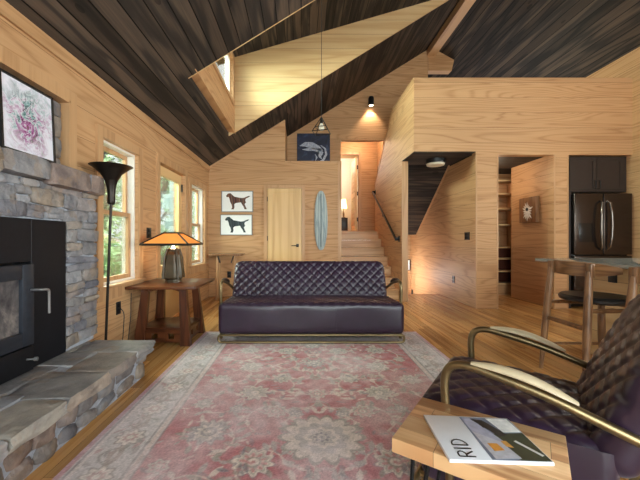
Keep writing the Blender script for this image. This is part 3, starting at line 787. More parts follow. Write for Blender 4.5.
# ------------------------------------------------------------------ rug
def rug():
    w, l = 2.43, 3.05; nx, ny = 420, 528
    xs = np.linspace(-w / 2, w / 2, nx); ys = np.linspace(-l / 2, l / 2, ny)
    U, V = np.meshgrid(xs, ys)
    rng = np.random.RandomState(5)
    red, rose = np.array(lin(172, 100, 104)), np.array(lin(182, 124, 122))
    cream, grey, olive, slate = np.array(lin(206, 192, 182)), np.array(lin(164, 156, 152)), np.array(lin(136, 132, 118)), np.array(lin(112, 110, 116))
    C = np.empty((ny, nx, 3)); C[:] = red
    A = np.abs(U)
    D = np.minimum(w / 2 - np.abs(U), l / 2 - np.abs(V))
    def paint(mask, col, a=1.0):
        m = (np.clip(mask, 0, 1) * a)[..., None]; C[:] = C * (1 - m) + np.array(col) * m
    def soft(d, wd=.006): return np.clip(.5 - d / wd, 0, 1)
    field = D > .345
    # rosettes mirrored in x, at (|x|, v)
    ros = []
    def rosette(cx, cv, R, petals, c1, c2, c3, mir=True, ph=0, sq=1.0):
        X_ = (A if mir else U) - cx; Y_ = (V - cv) * sq
        r = np.hypot(X_, Y_); th = np.arctan2(Y_, X_) + ph
        edge = R * (.86 + .14 * np.cos(petals * th))
        paint(soft(r - edge), slate, .55); paint(soft(r - edge * .90), c1)
        paint(soft(np.abs(r - edge * .70) - .006), c3, .6)
        pet = np.cos(petals * th) * .5 + .5
        paint(soft(r - edge * .62) * (.4 + .6 * pet), c2)
        paint(soft(r - R * .34), c3, .8); paint(soft(r - R * .24), c1); paint(soft(r - R * .10), c2)
    def vine(pts, wd, col, a=.9):
        P = np.array(pts); m = np.zeros_like(U)
        for i in range(len(P) - 1):
            a_, b_ = P[i], P[i + 1]; d = b_ - a_; L2 = (d ** 2).sum() + 1e-9
            t = np.clip(((A - a_[0]) * d[0] + (V - a_[1]) * d[1]) / L2, 0, 1)
            dist = np.hypot(A - a_[0] - t * d[0], V - a_[1] - t * d[1]); m = np.maximum(m, soft(dist - wd))
        paint(m, col, a)
    def leaf(cx, cv, ang, L, Wd, col, a=.9):
        X_ = A - cx; Y_ = V - cv; u = X_ * math.cos(ang) + Y_ * math.sin(ang); v = -X_ * math.sin(ang) + Y_ * math.cos(ang)
        t = u / L; hw = Wd * np.clip(1 - (2 * t - 1) ** 2, 0, 1); paint(((t > 0) & (t < 1)) * soft(np.abs(v) - hw), col, a)
    # vines: spirals in the half field, repeated up the rug
    for k in range(-4, 5):
        v0 = k * .42 + .1
        for (cx, cv, R, s) in ((.28, v0, .17, 1), (.62, v0 + .21, .17, -1), (.10, v0 + .22, .12, -1)):
            pts = [(cx + R * (1 - .5 * q / 14) * math.cos(s * (q * .36) + k), cv + R * (1 - .5 * q / 14) * math.sin(s * (q * .36) + k)) for q in range(15)]
            vine(pts, .006, cream, .75)
            for q in range(0, 15, 1):
                ang = s * (q * .36) + k + rng.uniform(-.5, .5) + (PI / 2 if q % 4 == 1 else -.3)
                leaf(pts[q][0], pts[q][1], ang, rng.uniform(.05, .10), .016, [cream, grey, olive][rng.randint(3)], .85)
    spots = [(.26, .23, .085, 9), (.27, .27 - .52, .085, 9), (.43, .0, .12, 10), (.62, -.47, .13, 11), (.34, -.72, .115, 10), (.0, .54, .10, 10), (.0, -.02, .075, 8), (.52, .47, .105, 10), (.72, .22, .09, 9),
             (.25, .86, .10, 9), (.60, .88, .11, 10), (.0, 1.02, .10, 10), (.74, -.16, .07, 8), (.0, -.98, .13, 11), (.58, -1.0, .12, 10), (.18, .64, .045, 6), (.44, .28, .045, 6), (.14, -.28, .05, 6), (.52, -.22, .05, 6), (.76, .62, .05, 6), (.40, .66, .05, 6), (.78, -.75, .06, 6), (.17, -.62, .05, 6)]
    for cx, cv, R, p in spots:
        c1, c2, c3 = [(cream, grey, olive), (grey, cream, slate), (cream, rose, olive)][rng.randint(3)]
        rosette(cx, cv, R, p, c1, c2, c3, ph=rng.uniform(0, 3))
    for _ in range(420):
        cx, cv = abs(rng.uniform(-.86, .86)), rng.uniform(-1.18, 1.18)
        leaf(cx, cv, rng.uniform(0, 6.28), rng.uniform(.035, .085), rng.uniform(.006, .014), [cream, grey, olive, slate, rose, cream][rng.randint(6)], rng.uniform(.45, .9))
    # the big palmette on the axis
    for R, p, c in ((.24, 14, olive), (.215, 14, cream), (.15, 10, grey), (.10, 8, cream)):
        r = np.hypot(U, (V + .52) * 1.05); th = np.arctan2(V + .52, U)
        paint(soft(r - R * (.78 + .22 * np.abs(np.cos(p * th / 2)))), c, .9)
    rosette(0, -.52, .075, 8, grey, slate, cream, mir=False)
    keep = C.copy()
    # border
    C[:] = np.where(field[..., None], keep, np.array(lin(188, 182, 182)))
    S_ = np.where((w / 2 - A) < (l / 2 - np.abs(V)), V, U)       # along the border
    T_ = D - .185
    bf = (~field)
    B0 = C.copy()
    per = .30
    s1 = ((S_ + .07) / per); c_ = (s1 - np.floor(s1) - .5) * per
    r = np.hypot(c_, T_); th = np.arctan2(T_, c_)
    for _ in range(260):
        if rng.rand() < .7: cx, cv = rng.uniform(.90, 1.14), rng.uniform(-1.5, 1.5)
        else: cx, cv = rng.uniform(0, 1.1), rng.choice([-1, 1]) * rng.uniform(1.2, 1.45)
        leaf(cx, cv, rng.uniform(0, 6.28), rng.uniform(.04, .09), rng.uniform(.008, .016), np.array(lin(*[(150, 140, 138), (208, 200, 198), (172, 134, 134), (136, 134, 128)][rng.randint(4)])), .7)
    wav = .07 * np.sin(S_ / per * 2 * PI)
    paint(soft(np.abs(T_ - wav) - .008), np.array(lin(148, 142, 138)), .9)
    e = .085 * (.84 + .16 * np.cos(8 * th))
    paint(soft(r - e), np.array(lin(150, 140, 136))); paint(soft(r - e * .85), np.array(lin(204, 194, 188))); paint(soft(r - e * .5), np.array(lin(170, 128, 126)), .7); paint(soft(r - e * .25), np.array(lin(206, 198, 190)))
    s2 = s1 + .5; c2_ = (s2 - np.floor(s2) - .5) * per
    r2 = np.hypot(c2_ / 1.5, T_ + .03 * np.sign(T_)); paint(soft(np.abs(r2 - .05) - .012), np.array(lin(160, 146, 140)), .9); paint(soft(r2 - .025), np.array(lin(166, 112, 114)), .6)
    for d0, wd, cc, a in ((.012, .018, (176, 120, 126), .9), (.045, .006, (126, 118, 120), .8), (.062, .008, (206, 196, 192), .9), (.30, .006, (128, 118, 116), .8), (.322, .012, (196, 178, 172), .9), (.345, .006, (134, 110, 108), .8)):
        paint(soft(np.abs(D - d0) - wd), np.array(lin(*cc)), a)
    C[:] = np.where((field & (D > .352))[..., None], keep, C)
    # wear: worn pale blotches, strengthened to paint in the window sheen
    wear_sheen = np.zeros_like(U)
    for k in range(26):
        kx, ky, ph = rng.uniform(-9, 9), rng.uniform(-9, 9), rng.uniform(0, 6); wear_sheen += np.sin(U * kx + V * ky + ph)
    for k in range(30):
        kx, ky, ph = rng.uniform(-60, 60), rng.uniform(-60, 60), rng.uniform(0, 6); wear_sheen += .5 * np.sin(U * kx + V * ky + ph)
    wear_sheen = np.clip(.43 + wear_sheen * .035, .12, .75)
    paint(wear_sheen, np.array(lin(214, 200, 204)), .9)
    C *= (1 + .10 * rng.randn(ny, nx, 1))
    C = np.clip(C * 1.22, 0, .9)
    verts = np.stack([U, V, np.full_like(U, .010)], -1).reshape(-1, 3)
    idx = np.arange(nx * ny).reshape(ny, nx)
    faces = np.stack([idx[:-1, :-1], idx[:-1, 1:], idx[1:, 1:], idx[1:, :-1]], -1).reshape(-1, 4)
    # skirt
    ring = np.concatenate([idx[0, :], idx[1:, -1], idx[-1, -2::-1], idx[-2:0:-1, 0]])
    low = verts[ring].copy(); low[:, 2] = .0005
    nb = len(verts); verts = np.concatenate([verts, low]); k = np.arange(len(ring)); k2 = (k + 1) % len(ring)
    sk = np.stack([ring[k2], ring[k], nb + k, nb + k2], -1)
    me = bpy.data.meshes.new('area_rug'); me.from_pydata(verts.tolist(), [], np.concatenate([faces, sk]).tolist() + [(nb + k)[::-1].tolist()])
    cols = np.concatenate([C.reshape(-1, 3), C.reshape(-1, 3)[ring]]); cols = np.concatenate([cols, np.ones((len(cols), 1))], 1)
    at = me.color_attributes.new('pile_colour', 'FLOAT_COLOR', 'POINT'); at.data.foreach_set('color', cols.astype(np.float32).ravel())
    t = NT('rug_pile'); a = t.n.new('ShaderNodeVertexColor'); a.layer_name = 'pile_colour'
    n, _ = t.noise(t.coord(), 260, 2); n2, _ = t.noise(t.coord(), 22, 4, .7)
    col = t.mix(.35, a.outputs[0], t.ramp(n2, [(.3, (.7, .7, .7)), (.7, (1.25, 1.25, 1.25))]), 'MULTIPLY')
    t.bsdf(col, .95, 0, t.bump(n, .4, .003), .1)
    me.materials.append(t.m)
    o = bpy.data.objects.new('area_rug', me); COL.objects.link(o)
    o.location = (.112, 3.82 - l / 2, 0)
    return tag(o, 'large faded red and cream floral rug under the sofa and armchair', 'rug')
rug()
RZ = .0105

# ------------------------------------------------------------------ quilted tube-frame seats
def rounded_grid(w, d, h, r, nx, ny, nz):
    """dense rounded box centred at origin -> bmesh"""
    b = bmesh.new()
    def side(o, ax, ay, n, m):
        V = [[b.verts.new(o + ax * (i / n) + ay * (j / m)) for j in range(m + 1)] for i in range(n + 1)]
        for i in range(n):
            for j in range(m): b.faces.new((V[i][j], V[i + 1][j], V[i + 1][j + 1], V[i][j + 1]))
    X_, Y_, Z_ = Vector((w, 0, 0)), Vector((0, d, 0)), Vector((0, 0, h)); o = -(X_ + Y_ + Z_) / 2
    side(o, Y_, X_, ny, nx); side(o + Z_, X_, Y_, nx, ny)
    side(o, X_, Z_, nx, nz); side(o + Y_, Z_, X_, nz, nx)
    side(o, Z_, Y_, nz, ny); side(o + X_, Y_, Z_, ny, nz)
    bmesh.ops.remove_doubles(b, verts=b.verts, dist=1e-5)
    hx, hy, hz = w / 2 - r, d / 2 - r, h / 2 - r
    for v in b.verts:
        p = v.co; q = Vector((max(-hx, min(hx, p.x)), max(-hy, min(hy, p.y)), max(-hz, min(hz, p.z))))
        dd = p - q
        if dd.length > 1e-6: v.co = q + dd.normalized() * r
    return b
def quilt(u, v, pitch):
    a = (u + v) / pitch; c = (u - v) / pitch
    fa = abs(a - round(a)) * 2; fc = abs(c - round(c)) * 2     # 0 at seams
    return min(1, (fa * 2.0)) ** .6 * min(1, (fc * 2.0)) ** .6

def make_seat(name, label, cat, W, pad, seat_z, arm_z, n_div, Hb=.50, by=.66, sy=0):
    o = thing(name, label, cat)
    # seat (front at y=0, faces -y)
    D_, H = .64 - sy, seat_z - .10
    b = rounded_grid(W, D_, H, .045, n_div, 64, 12)
    b.normal_update()
    nrm = {v: v.normal.copy() for v in b.verts}
    for v in b.verts:
        p, n = v.co, nrm[v]
        crown = .025 * (1 - (2 * p.x / W) ** 4) * (1 - min(1, abs(p.y) / (D_ / 2)) ** 3)
        if n.z > .35 and p.z > 0:
            q = quilt(p.x, p.y, .106)
            v.co = p + Vector((0, 0, crown + (.010 * q - .006) * min(1, (n.z - .35) * 2)))
            v.co.z -= .03 * (p.y / D_ + .5)
        elif n.y < -.5:
            # soft pull of the plain front apron
            v.co = p + Vector((0, -.004 * math.sin(p.x * 9) * (1 - (2 * p.z / H) ** 2), 0))
    B_ = B(); B_.add(b, Matrix.Translation((0, sy + D_ / 2, .10 + H / 2)))
    seat = B_.build('seat', 'leather', o, smooth=75)
    if W > 1:
        B_ = B(); B_.box(.25 * W / 1.9, .25 * W / 1.9 + .006, -.006, .0, .13, seat_z - .06, .002); B_.build('seam', 'leather', seat)
    # back
    T = .13
    b = rounded_grid(W - .02, T, Hb, .06, n_div, 12, 56)
    # larger corner rounding of the outline
    b.normal_update()
    nrm = {v: v.normal.copy() for v in b.verts}
    for v in b.verts:
        p, n = v.co, nrm[v]
        v.co.x *= 1.0
        if n.y < -.3:
            q = quilt(p.x, p.z, .106)
            v.co = p + Vector((0, -(.011 * q - .006) * min(1, (-n.y - .3) * 2) - .012 * (1 - (2 * p.z / Hb) ** 2), 0))
        k = max(0, (abs(p.x) - (W / 2 - .12)) / .12)
        if p.z > 0: v.co.z -= .05 * k ** 2 * (p.z / (Hb / 2))
    B_ = B(); B_.add(b, Matrix.Translation((0, by, .33)) @ Matrix.Rotation(math.radians(-24), 4, 'X') @ Matrix.Translation((0, 0, Hb / 2)))
    B_.build('backrest', 'leather', o, smooth=75)
    # tube frame
    r = .016
    xe = W / 2 + .004
    for s in (-1, 1):
        x = s * xe
        path = round_path([(x, .17, .014), (x, .14, arm_z - .02), (x, .20, arm_z + .022), (x, .45, arm_z - .03), (x, .86, arm_z - .17), (x, .80, .20), (x, .76, .014)], .075, 7)
        B_ = B(); B_.tube(path, r, 12); arm = B_.build('arm_tube', 'brass', o)
        # pad
        B_ = B(); A0, A1 = Vector((x, .235, arm_z + .011)), Vector((x, .54, arm_z - .052)); n = 14; rows = []
        for i in range(n + 1):
            t = i / n; c = A0.lerp(A1, t); c.z += .018 * math.sin(t * PI)
            hw = .026 * (math.sin(max(.02, min(.98, t)) * PI) ** .3); ht = .020 * (math.sin(max(.03, min(.97, t)) * PI) ** .4)
            rows.append([B_.bm.verts.new(c + Vector((hw * math.cos(a), 0, .014 + ht * (math.sin(a) if math.sin(a) > 0 else .35 * math.sin(a))))) for a in [2 * PI * k / 14 for k in range(14)]])
        for A_, C_ in zip(rows, rows[1:]):
            for k in range(14): B_.bm.faces.new((A_[k], A_[(k + 1) % 14], C_[(k + 1) % 14], C_[k]))
        B_.bm.faces.new(rows[0][::-1]); B_.bm.faces.new(rows[-1])
        B_.build('arm_pad', pad, arm, smooth=60)
    for y in (.03, .62):
        B_ = B(); B_.tube(round_path([(-W / 2, y, .014), (W / 2, y, .014), (W / 2, y, .088), (-W / 2, y, .088)], .036, 6, True), .0125, 12, True)
        B_.build('base_loop', 'brass', o)
    for x in (-W / 2 + .05, W / 2 - .05):
        B_ = B(); B_.tube([(x, .03, .088), (x, .62, .088)], .0125, 10); B_.build('base_rail', 'brass', o)
    return o
sofa = make_seat('sofa', 'aubergine quilted leather sofa with brass tube frame facing the camera', 'sofa', 1.90, 'darkpad', .415, .60, 340)
sofa.location = (.105, 3.345, RZ)
arm = make_seat('armchair', 'aubergine quilted leather armchair with cream arm pads at right front', 'armchair', .60, 'cream', .44, .58, 110, .57, .61, .045)
arm.location = (.612, 1.598, RZ); arm.rotation_euler = (0, 0, math.radians(234.3))

# ------------------------------------------------------------------ side table + magazine
LB, LF, RB_ = Vector((.441, 1.198)), Vector((.263, .955)), Vector((.769, .962))
ax = (RB_ - LB).normalized(); ang = math.atan2(ax.y, ax.x); tl, td = (RB_ - LB).length + .004, .305
cen = (LB + RB_) / 2 + Vector((ax.y, -ax.x)) * td / 2
tb = thing('side_table', 'small block-wood side table on black hairpin legs beside the armchair', 'table', (cen.x, cen.y, RZ), ang)
TZ = .49
b = B(); b.box(-tl / 2, tl / 2, -td / 2, td / 2, TZ - .042, TZ, .003); b.build('tabletop', 'block', tb)
for sx in (-1, 1):
    for sy in (-1, 1):
        c = Vector((sx * (tl / 2 - .035), sy * (td / 2 - .035), TZ - .043))
        b = B(); b.tube(round_path([c + Vector((-sx * .06, 0, 0)), (c.x + sx * .006, c.y + sy * .006, .006), c + Vector((0, -sy * .06, 0))], .012, 5), .006, 8); b.build('leg', 'black', tb)
mg = thing('magazine', 'white magazine with houses on its cover lying on the side table', 'magazine', (.515, .944, TZ + RZ), 0)
def mp(px, py, Zt=TZ + .012 + RZ):
    Y = (CH - Zt) * F / (py - CY); return ((px - CX) * Y / F - .515, Y - .944)
TL, TR, BR, BL = mp(423.5, 414), mp(507, 417.5), mp(554.5, 462), mp(449.5, 458.5)
b = B(); b.prism([TL, TR, BR, BL], 'z', .001, .010, .001); b.build('pages', 'paper', mg)
def bil(u, v):   # u to the right along top, v downwards
    p = Vector(TL).lerp(Vector(TR), u); q = Vector(BL).lerp(Vector(BR), u); r = p.lerp(q, v); return (r.x, r.y)
def patch(nm, poly, col, z=.0102, rough=.3):
    b = B(); b.prism([bil(u, v) for u, v in poly], 'z', z, z + .0003); return b.build(nm, plain('print_' + nm, col, rough, var=.15, scale=60), mg, smooth=0)
patch('cover_photo', [(.42, .03), (.99, .03), (.99, .985), (.42, .985)], (120, 128, 150))
patch('lawn', [(.52, .45), (.99, .40), (.99, .985), (.70, .985)], (58, 66, 52), .0106)
patch('house_front', [(.44, .05), (.54, .05), (.70, .62), (.60, .75), (.44, .40)], (168, 170, 192), .0107)
patch('porch', [(.44, .40), (.66, .62), (.72, .95), (.46, .97)], (190, 190, 202), .0109)
patch('window_glow', [(.50, .66), (.60, .66), (.62, .80), (.51, .82)], (214, 146, 62), .0112)
patch('side_glow', [(.66, .60), (.72, .60), (.74, .74), (.67, .72)], (206, 150, 74), .0112)
patch('roof', [(.53, .08), (.66, .10), (.80, .46), (.70, .50)], (48, 46, 50), .0111)
patch('dark_door', [(.56, .12), (.64, .14), (.66, .28), (.60, .30)], (32, 32, 34), .0113)
patch('white_box', [(.72, .05), (.97, .05), (.98, .38), (.78, .40)], (242, 244, 246), .0114)
patch('caption', [(.80, .60), (.83, .58), (.97, .88), (.94, .90)], (214, 216, 214), .0114)
b = B()   # masthead letters R|D, set sideways near the lower left corner
def stroke(pts, wdt=.004): b.prism([(p[0], p[1]) for p in ribbon(pts, [wdt / 2] * len(pts))], 'z', .0103, .0112)
ML = []
def lp(a, c): return bil(.28 - .16 * a, .94 - .36 * c)   # a: letter height axis, c: reading direction
arcD = [lp(.5 - .5 * math.cos(PI * k / 8), .62 + .33 * math.sin(PI * k / 8)) for k in range(9)]
for pts in ([lp(0, .0), lp(1, .0)], [lp(1, .0)] + [lp(.76 + .24 * math.cos(PI * k / 6), .12 + .16 * math.sin(PI * k / 6)) for k in range(7)] + [lp(.52, .0)], [lp(.52, .10), lp(0, .28)],
            [lp(-.05, .43), lp(1.05, .43)], [lp(0, .62), lp(1, .62)], arcD):
    stroke(pts)
b.build('masthead', plain('black_ink', (20, 20, 22), .4), mg, smooth=0)

# ------------------------------------------------------------------ mission end table and lamp
et = thing('end_table', 'cherry mission end table with splayed legs and lower shelf by the window', 'table', (-1.40, 3.58, 0))
b = B(); b.prism([(-.335, -.36), (.37, -.36), (.37, .37), (-.335, .37)], 'z', .585, .612, .004); b.build('tabletop', 'mission', et)
for sx in (-1, 1):
    for sy in (-1, 1):
        b = B()
        bx, by, tx, ty = sx * .235, sy * .235, sx * .19, sy * .19
        def ringp(cx, cy, wx, wy, z): return [(cx - wx, cy - wy, z), (cx + wx, cy - wy, z), (cx + wx, cy + wy, z), (cx - wx, cy + wy, z)]
        R0, R1 = ringp(bx, by, .052, .03, 0), ringp(tx, ty, .034, .026, .584)
        v0 = [b.bm.verts.new(p) for p in R0]; v1 = [b.bm.verts.new(p) for p in R1]
        for k in range(4): b.bm.faces.new((v0[k], v0[(k + 1) % 4], v1[(k + 1) % 4], v1[k]))
        b.bm.faces.new(v0[::-1]); b.bm.faces.new(v1); b.build('leg', 'mission_v', et)
b = B(); b.box(-.24, .24, -.23, .23, .158, .18, .003); b.build('shelf', 'mission', et)
def pierced(axis, s):
    b = B(); L, z0, z1 = .185, .03, .157; ws = [(-.10, -.05), (.05, .10)]
    def bx(a, c, za, zb):
        if axis == 'x': b.box(a, c, s * .225 - .011, s * .225 + .011, za, zb)
        else: b.box(s * .235 - .011, s * .235 + .011, a, c, za, zb)
    bx(-L, L, z0, .065); bx(-L, L, .122, z1)
    e = [-L, -.115, -.055, .055, .115, L]
    bx(-L, -.115, .065, .122); bx(-.055, .055, .065, .122); bx(.115, L, .065, .122)
    b.build('pierced_rail', 'mission', et, smooth=0)
for s in (-1, 1): pierced('x', s); pierced('y', s)
for s in (-1, 1):   # arched aprons
    pts = [(-.17, .584)] + [(-.17 + .34 * k / 10, .535 + .035 * math.sin(PI * k / 10)) for k in range(11)] + [(.17, .584)]
    b = B(); b.prism(pts, 'y', s * .19 - .009, s * .19 + .009); b.build('apron', 'mission', et, smooth=0)
    b = B(); b.prism(pts, 'x', s * .19 - .009, s * .19 + .009); b.build('apron', 'mission', et, smooth=0)

lm = thing('table_lamp', 'craftsman table lamp with amber glass shade on the end table', 'lamp', (-1.40, 3.62, .6125))
M['lampbody'] = plain('bronze_green_pottery', (66, 54, 38), .4, .25, var=.25, scale=12)
b = B(); prof = [(0, 0), (.085, 0), (.085, .03), (.118, .05), (.12, .08), (.105, .19), (.085, .30), (.062, .335), (.062, .36), (.03, .372), (0, .372)]
b.lathe(prof, seg=8, rot=PI / 8); b.build('lamp_body', 'lampbody', lm, smooth=20)
for k in range(4):
    a = PI / 4 + k * PI / 2
    b = B(); b.tube([(.115 * math.cos(a), .115 * math.sin(a), .04), (.10 * math.cos(a), .10 * math.sin(a), .26), (.07 * math.cos(a), .07 * math.sin(a), .36)], [.014, .012, .010], 6); b.build('buttress', 'lampbody', lm)
rb, rt, zb2, zt2 = .243, .075, .415, .53
b = B()
for k in range(4):
    a0, a1 = PI / 4 + k * PI / 2, PI / 4 + (k + 1) * PI / 2
    q = 2 ** .5
    b.quad((rb * q * math.cos(a0), rb * q * math.sin(a0), zb2), (rb * q * math.cos(a1), rb * q * math.sin(a1), zb2), (rt * q * math.cos(a1), rt * q * math.sin(a1), zt2), (rt * q * math.cos(a0), rt * q * math.sin(a0), zt2))
bmesh.ops.solidify(b.bm, geom=b.bm.faces[:], thickness=.004)
shd = b.build('lamp_shade', 'slag', lm, smooth=0)
b = B(); q = 2 ** .5
cor = [PI / 4 + k * PI / 2 + 0 for k in range(4)]
for a in cor: b.tube([(rb * q * math.cos(a) * 1.01, rb * q * math.sin(a) * 1.01, zb2), (rt * q * math.cos(a), rt * q * math.sin(a), zt2 + .004)], .009, 8)
b.tube([(rb * q * math.cos(a) * 1.01, rb * q * math.sin(a) * 1.01, zb2 - .004) for a in cor], .012, 8, True)
b.tube([(rt * q * math.cos(a), rt * q * math.sin(a), zt2 + .004) for a in cor], .010, 8, True)
b.build('shade_frame', 'iron', shd)
b = B(); b.prism([(rt * q * math.cos(a), rt * q * math.sin(a)) for a in cor], 'z', zt2 + .006, zt2 + .014); b.build('cap', 'iron', lm)
b = B(); b.lathe([(0, .36), (.012, .36), (.012, .40), (.028, .43), (.03, .455), (.02, .475), (0, .48)], seg=16); b.build('bulb', 'bulb_lit', lm)

# cords
b = B(); b.tube(round_path([(XL + .02, 3.14, .42), (XL + .06, 3.14, .38), (XL + .05, 3.13, .12), (XL + .05, 3.05, .02), (XL + .03, 2.9, .01)], .06, 6), .004, 6)
tag(b.build('power_cord', 'cord'), 'black cord hanging from the outlet beside the hearth', 'cord')
b = B(); b.tube(round_path([(XL + .012, 3.36, .56), (XL + .012, 3.35, .3), (XL + .03, 3.27, .1), (XL + .04, 3.22, .012), (XL + .06, 3.19, .008)], .06, 6), .0035, 6)
tag(b.build('lamp_cord', 'cord'), 'thin lamp cord running down the wall behind the end table', 'cord')

# torchiere
tc = thing('floor_lamp', 'dark bronze torchiere floor lamp with trumpet shade by the window', 'lamp', (-1.637, 2.755, 0))
b = B(); b.lathe([(0, 0), (.098, 0), (.098, .012), (.06, .03), (.02, .045), (0, .045)], seg=32); b.build('base', 'iron', tc)
top = Vector((.082, -.05, 1.415))
b = B(); b.tube([(0, 0, .04), top * .5 + Vector((0, 0, .02)), top], .0105, 12); b.build('pole', 'iron', tc)
b = B()
pr = [(0, 1.36), (.022, 1.36), (.03, 1.375), (.03, 1.41), (.028, 1.43), (.034, 1.50), (.05, 1.56), (.085, 1.62), (.13, 1.658), (.162, 1.675), (.155, 1.675), (.125, 1.65), (.08, 1.612), (.045, 1.55), (0, 1.52)]
b.lathe(pr, (top.x, top.y, 0), 36); b.build('lamp_shade', 'iron', tc, smooth=50)

# pendant
pd_ = thing('pendant_light', 'black wire pyramid pendant hanging on a long cord from the dormer', 'pendant light', (X(321.5, 3.9), 3.9, Z(135, 3.9)))
ztop = Z(117, 3.9) - Z(135, 3.9); hw = .098
apex = Vector((0, 0, ztop)); rot = .5
cs = [Vector((hw * 1.3 * math.cos(rot + k * PI / 2), hw * 1.3 * math.sin(rot + k * PI / 2), .03)) for k in range(4)]
b = B()
for k in range(4): b.tube([apex, cs[k]], .005, 6)
b.tube(cs, .005, 6, True)
cs2 = [c.lerp(apex, .30) for c in cs]; b.tube([c * 1.0 for c in cs2], .004, 6, True)
b.build('cage', 'iron', pd_)
b = B(); b.lathe([(0, ztop - .02), (.018, ztop - .02), (.018, ztop - .075), (0, ztop - .075)], seg=14); b.build('socket', 'iron', pd_)
b = B(); b.lathe([(0, ztop - .076), (.012, ztop - .076), (.03, ztop - .11), (.034, ztop - .135), (.02, ztop - .16), (0, ztop - .165)], seg=18); b.build('bulb', 'diffuser', pd_)
zc = fd(X(321.5, 3.9)) - Z(135, 3.9)
b = B(); b.tube([(0, 0, ztop - .02), (0, 0, zc - .02)], .0035, 6); b.build('suspension_cord', 'cord', pd_)
b = B(); b.lathe([(0, 0), (.055, 0), (.055, -.02), (0, -.028)], (0, 0, zc), 20); b.build('canopy', 'iron', pd_)

# console by the back wall
cn = thing('console_table', 'little rustic console table against the back wall behind the sofa', 'table', (-1.345, 6.0, 0))
cz = Z(254, 5.85)
b = B(); b.box(-.30, .30, -.14, .15, cz - .035, cz, .006); b.build('tabletop', 'teak', cn)
for sx in (-1, 1):
    for sy in (-1, 1):
        b = B(); b.tube([(sx * .17, sy * .09, 0), (sx * .15, sy * .08, cz - .036)], [.018, .026], 8); b.build('leg', 'pine_trim_v', cn)
    b = B(); b.tube([(sx * .14, -.11, cz - .037), (sx * .10, -.11, cz - .16)], .012, 6); b.build('corner_brace', 'black', cn)

# ------------------------------------------------------------------ stone fireplace
fp = thing('fireplace', 'grey fieldstone fireplace with rough mantel on the left wall', 'fireplace', (XL, 1.6, 0))
OFF = (-XL, -1.6, 0)
rs = random.Random(11)
FX = -1.675
PY = (.88, 2.324); PZ = (.281, 1.20)
FY0, FY1 = .63, 2.70
b = B(); b.box(XL + .001, FX - .004, FY0, PY[0], .275, 1.45); b.box(XL + .001, FX - .004, PY[1], FY1 - .03, .275, 1.45); b.box(XL + .001, FX - .004, PY[0], PY[1], PZ[1], 1.45)
b.build('mortar', 'mortar', fp, smooth=0, loc=OFF)
b = B(); z = .305; n = 0
while z < 1.43:
    h = rs.uniform(.055, .115)
    if z + h > 1.40: h = 1.445 - z
    y = FY1
    segs = [(PY[1] + .012, FY1), (FY0, PY[0] - .01)] if z < PZ[1] - .02 else [(FY0, FY1)]
    if z < PZ[1] < z + h: h = PZ[1] + .008 - z
    for (ya, yb) in segs:
        y = yb
        while y > ya + .03:
            w = rs.uniform(.09, .24) if rs.random() < .7 else rs.uniform(.2, .34)
            if y - w < ya + .06: w = y - ya
            parts = [(z, h)]
            if h > .085 and rs.random() < .45:
                q = rs.uniform(.4, .6); parts = [(z, h * q), (z + h * q, h * (1 - q))]
            for (zz, hh_) in parts:
                stone_bm(b, (FX - .016 + rs.uniform(-.006, .010), y - w / 2, zz + hh_ / 2 + rs.uniform(-.006, .006)), (.066, w * rs.uniform(.94, 1.04), hh_ * rs.uniform(.94, 1.08)), rs.uniform(.3, .5), 3, .2, n, rs.uniform(-.09, .09)); n += 1
            y -= w
    z += h
b.build('stonework', 'stone', fp, smooth=60, loc=OFF)
b = B(); y = 2.69
for w in (.17, .40, .34, .44, .30, .42):
    h = rs.uniform(.12, .15); stone_bm(b, (-1.658 + rs.uniform(-.004, .004), y - w / 2, 1.578 - h / 2), (.12, w * 1.0, h), .3, 4, .14, n + 50); n += 1; y -= w
b.build('mantel', 'stone', fp, smooth=60, loc=OFF)
# niche
b = B(); b.box(-1.895, -1.815, .625, 2.445, 1.505, 2.085)
nw = struct(b.build('wall_niche', 'mortar', smooth=0))
b = B(); z = 1.52
while z < 2.05:
    h = rs.uniform(.09, .16); y = 2.46
    h = min(h, 2.085 - z)
    while y > .66:
        w = rs.uniform(.12, .3)
        stone_bm(b, (-1.815, y - w / 2, z + h / 2), (.075, w - .002, h - .002), .42, 3, .16, n, rs.uniform(-.06, .06)); n += 1; y -= w
    z += h
b.build('stonework', 'stone', nw, smooth=60)
b = B()
b.box(XL, XL + .02, 2.465, 2.465 + .07, 1.57, 2.11 + .075); b.box(XL, XL + .02, .62, 2.465, 2.11, 2.11 + .075); b.box(XL - .06, XL + .02, 2.452, 2.4645, 1.57, 2.09); b.box(XL - .06, XL + .02, .62, 2.452, 2.09, 2.1098)
struct(b.build('trim_14', 'pine_trim_v', smooth=0))
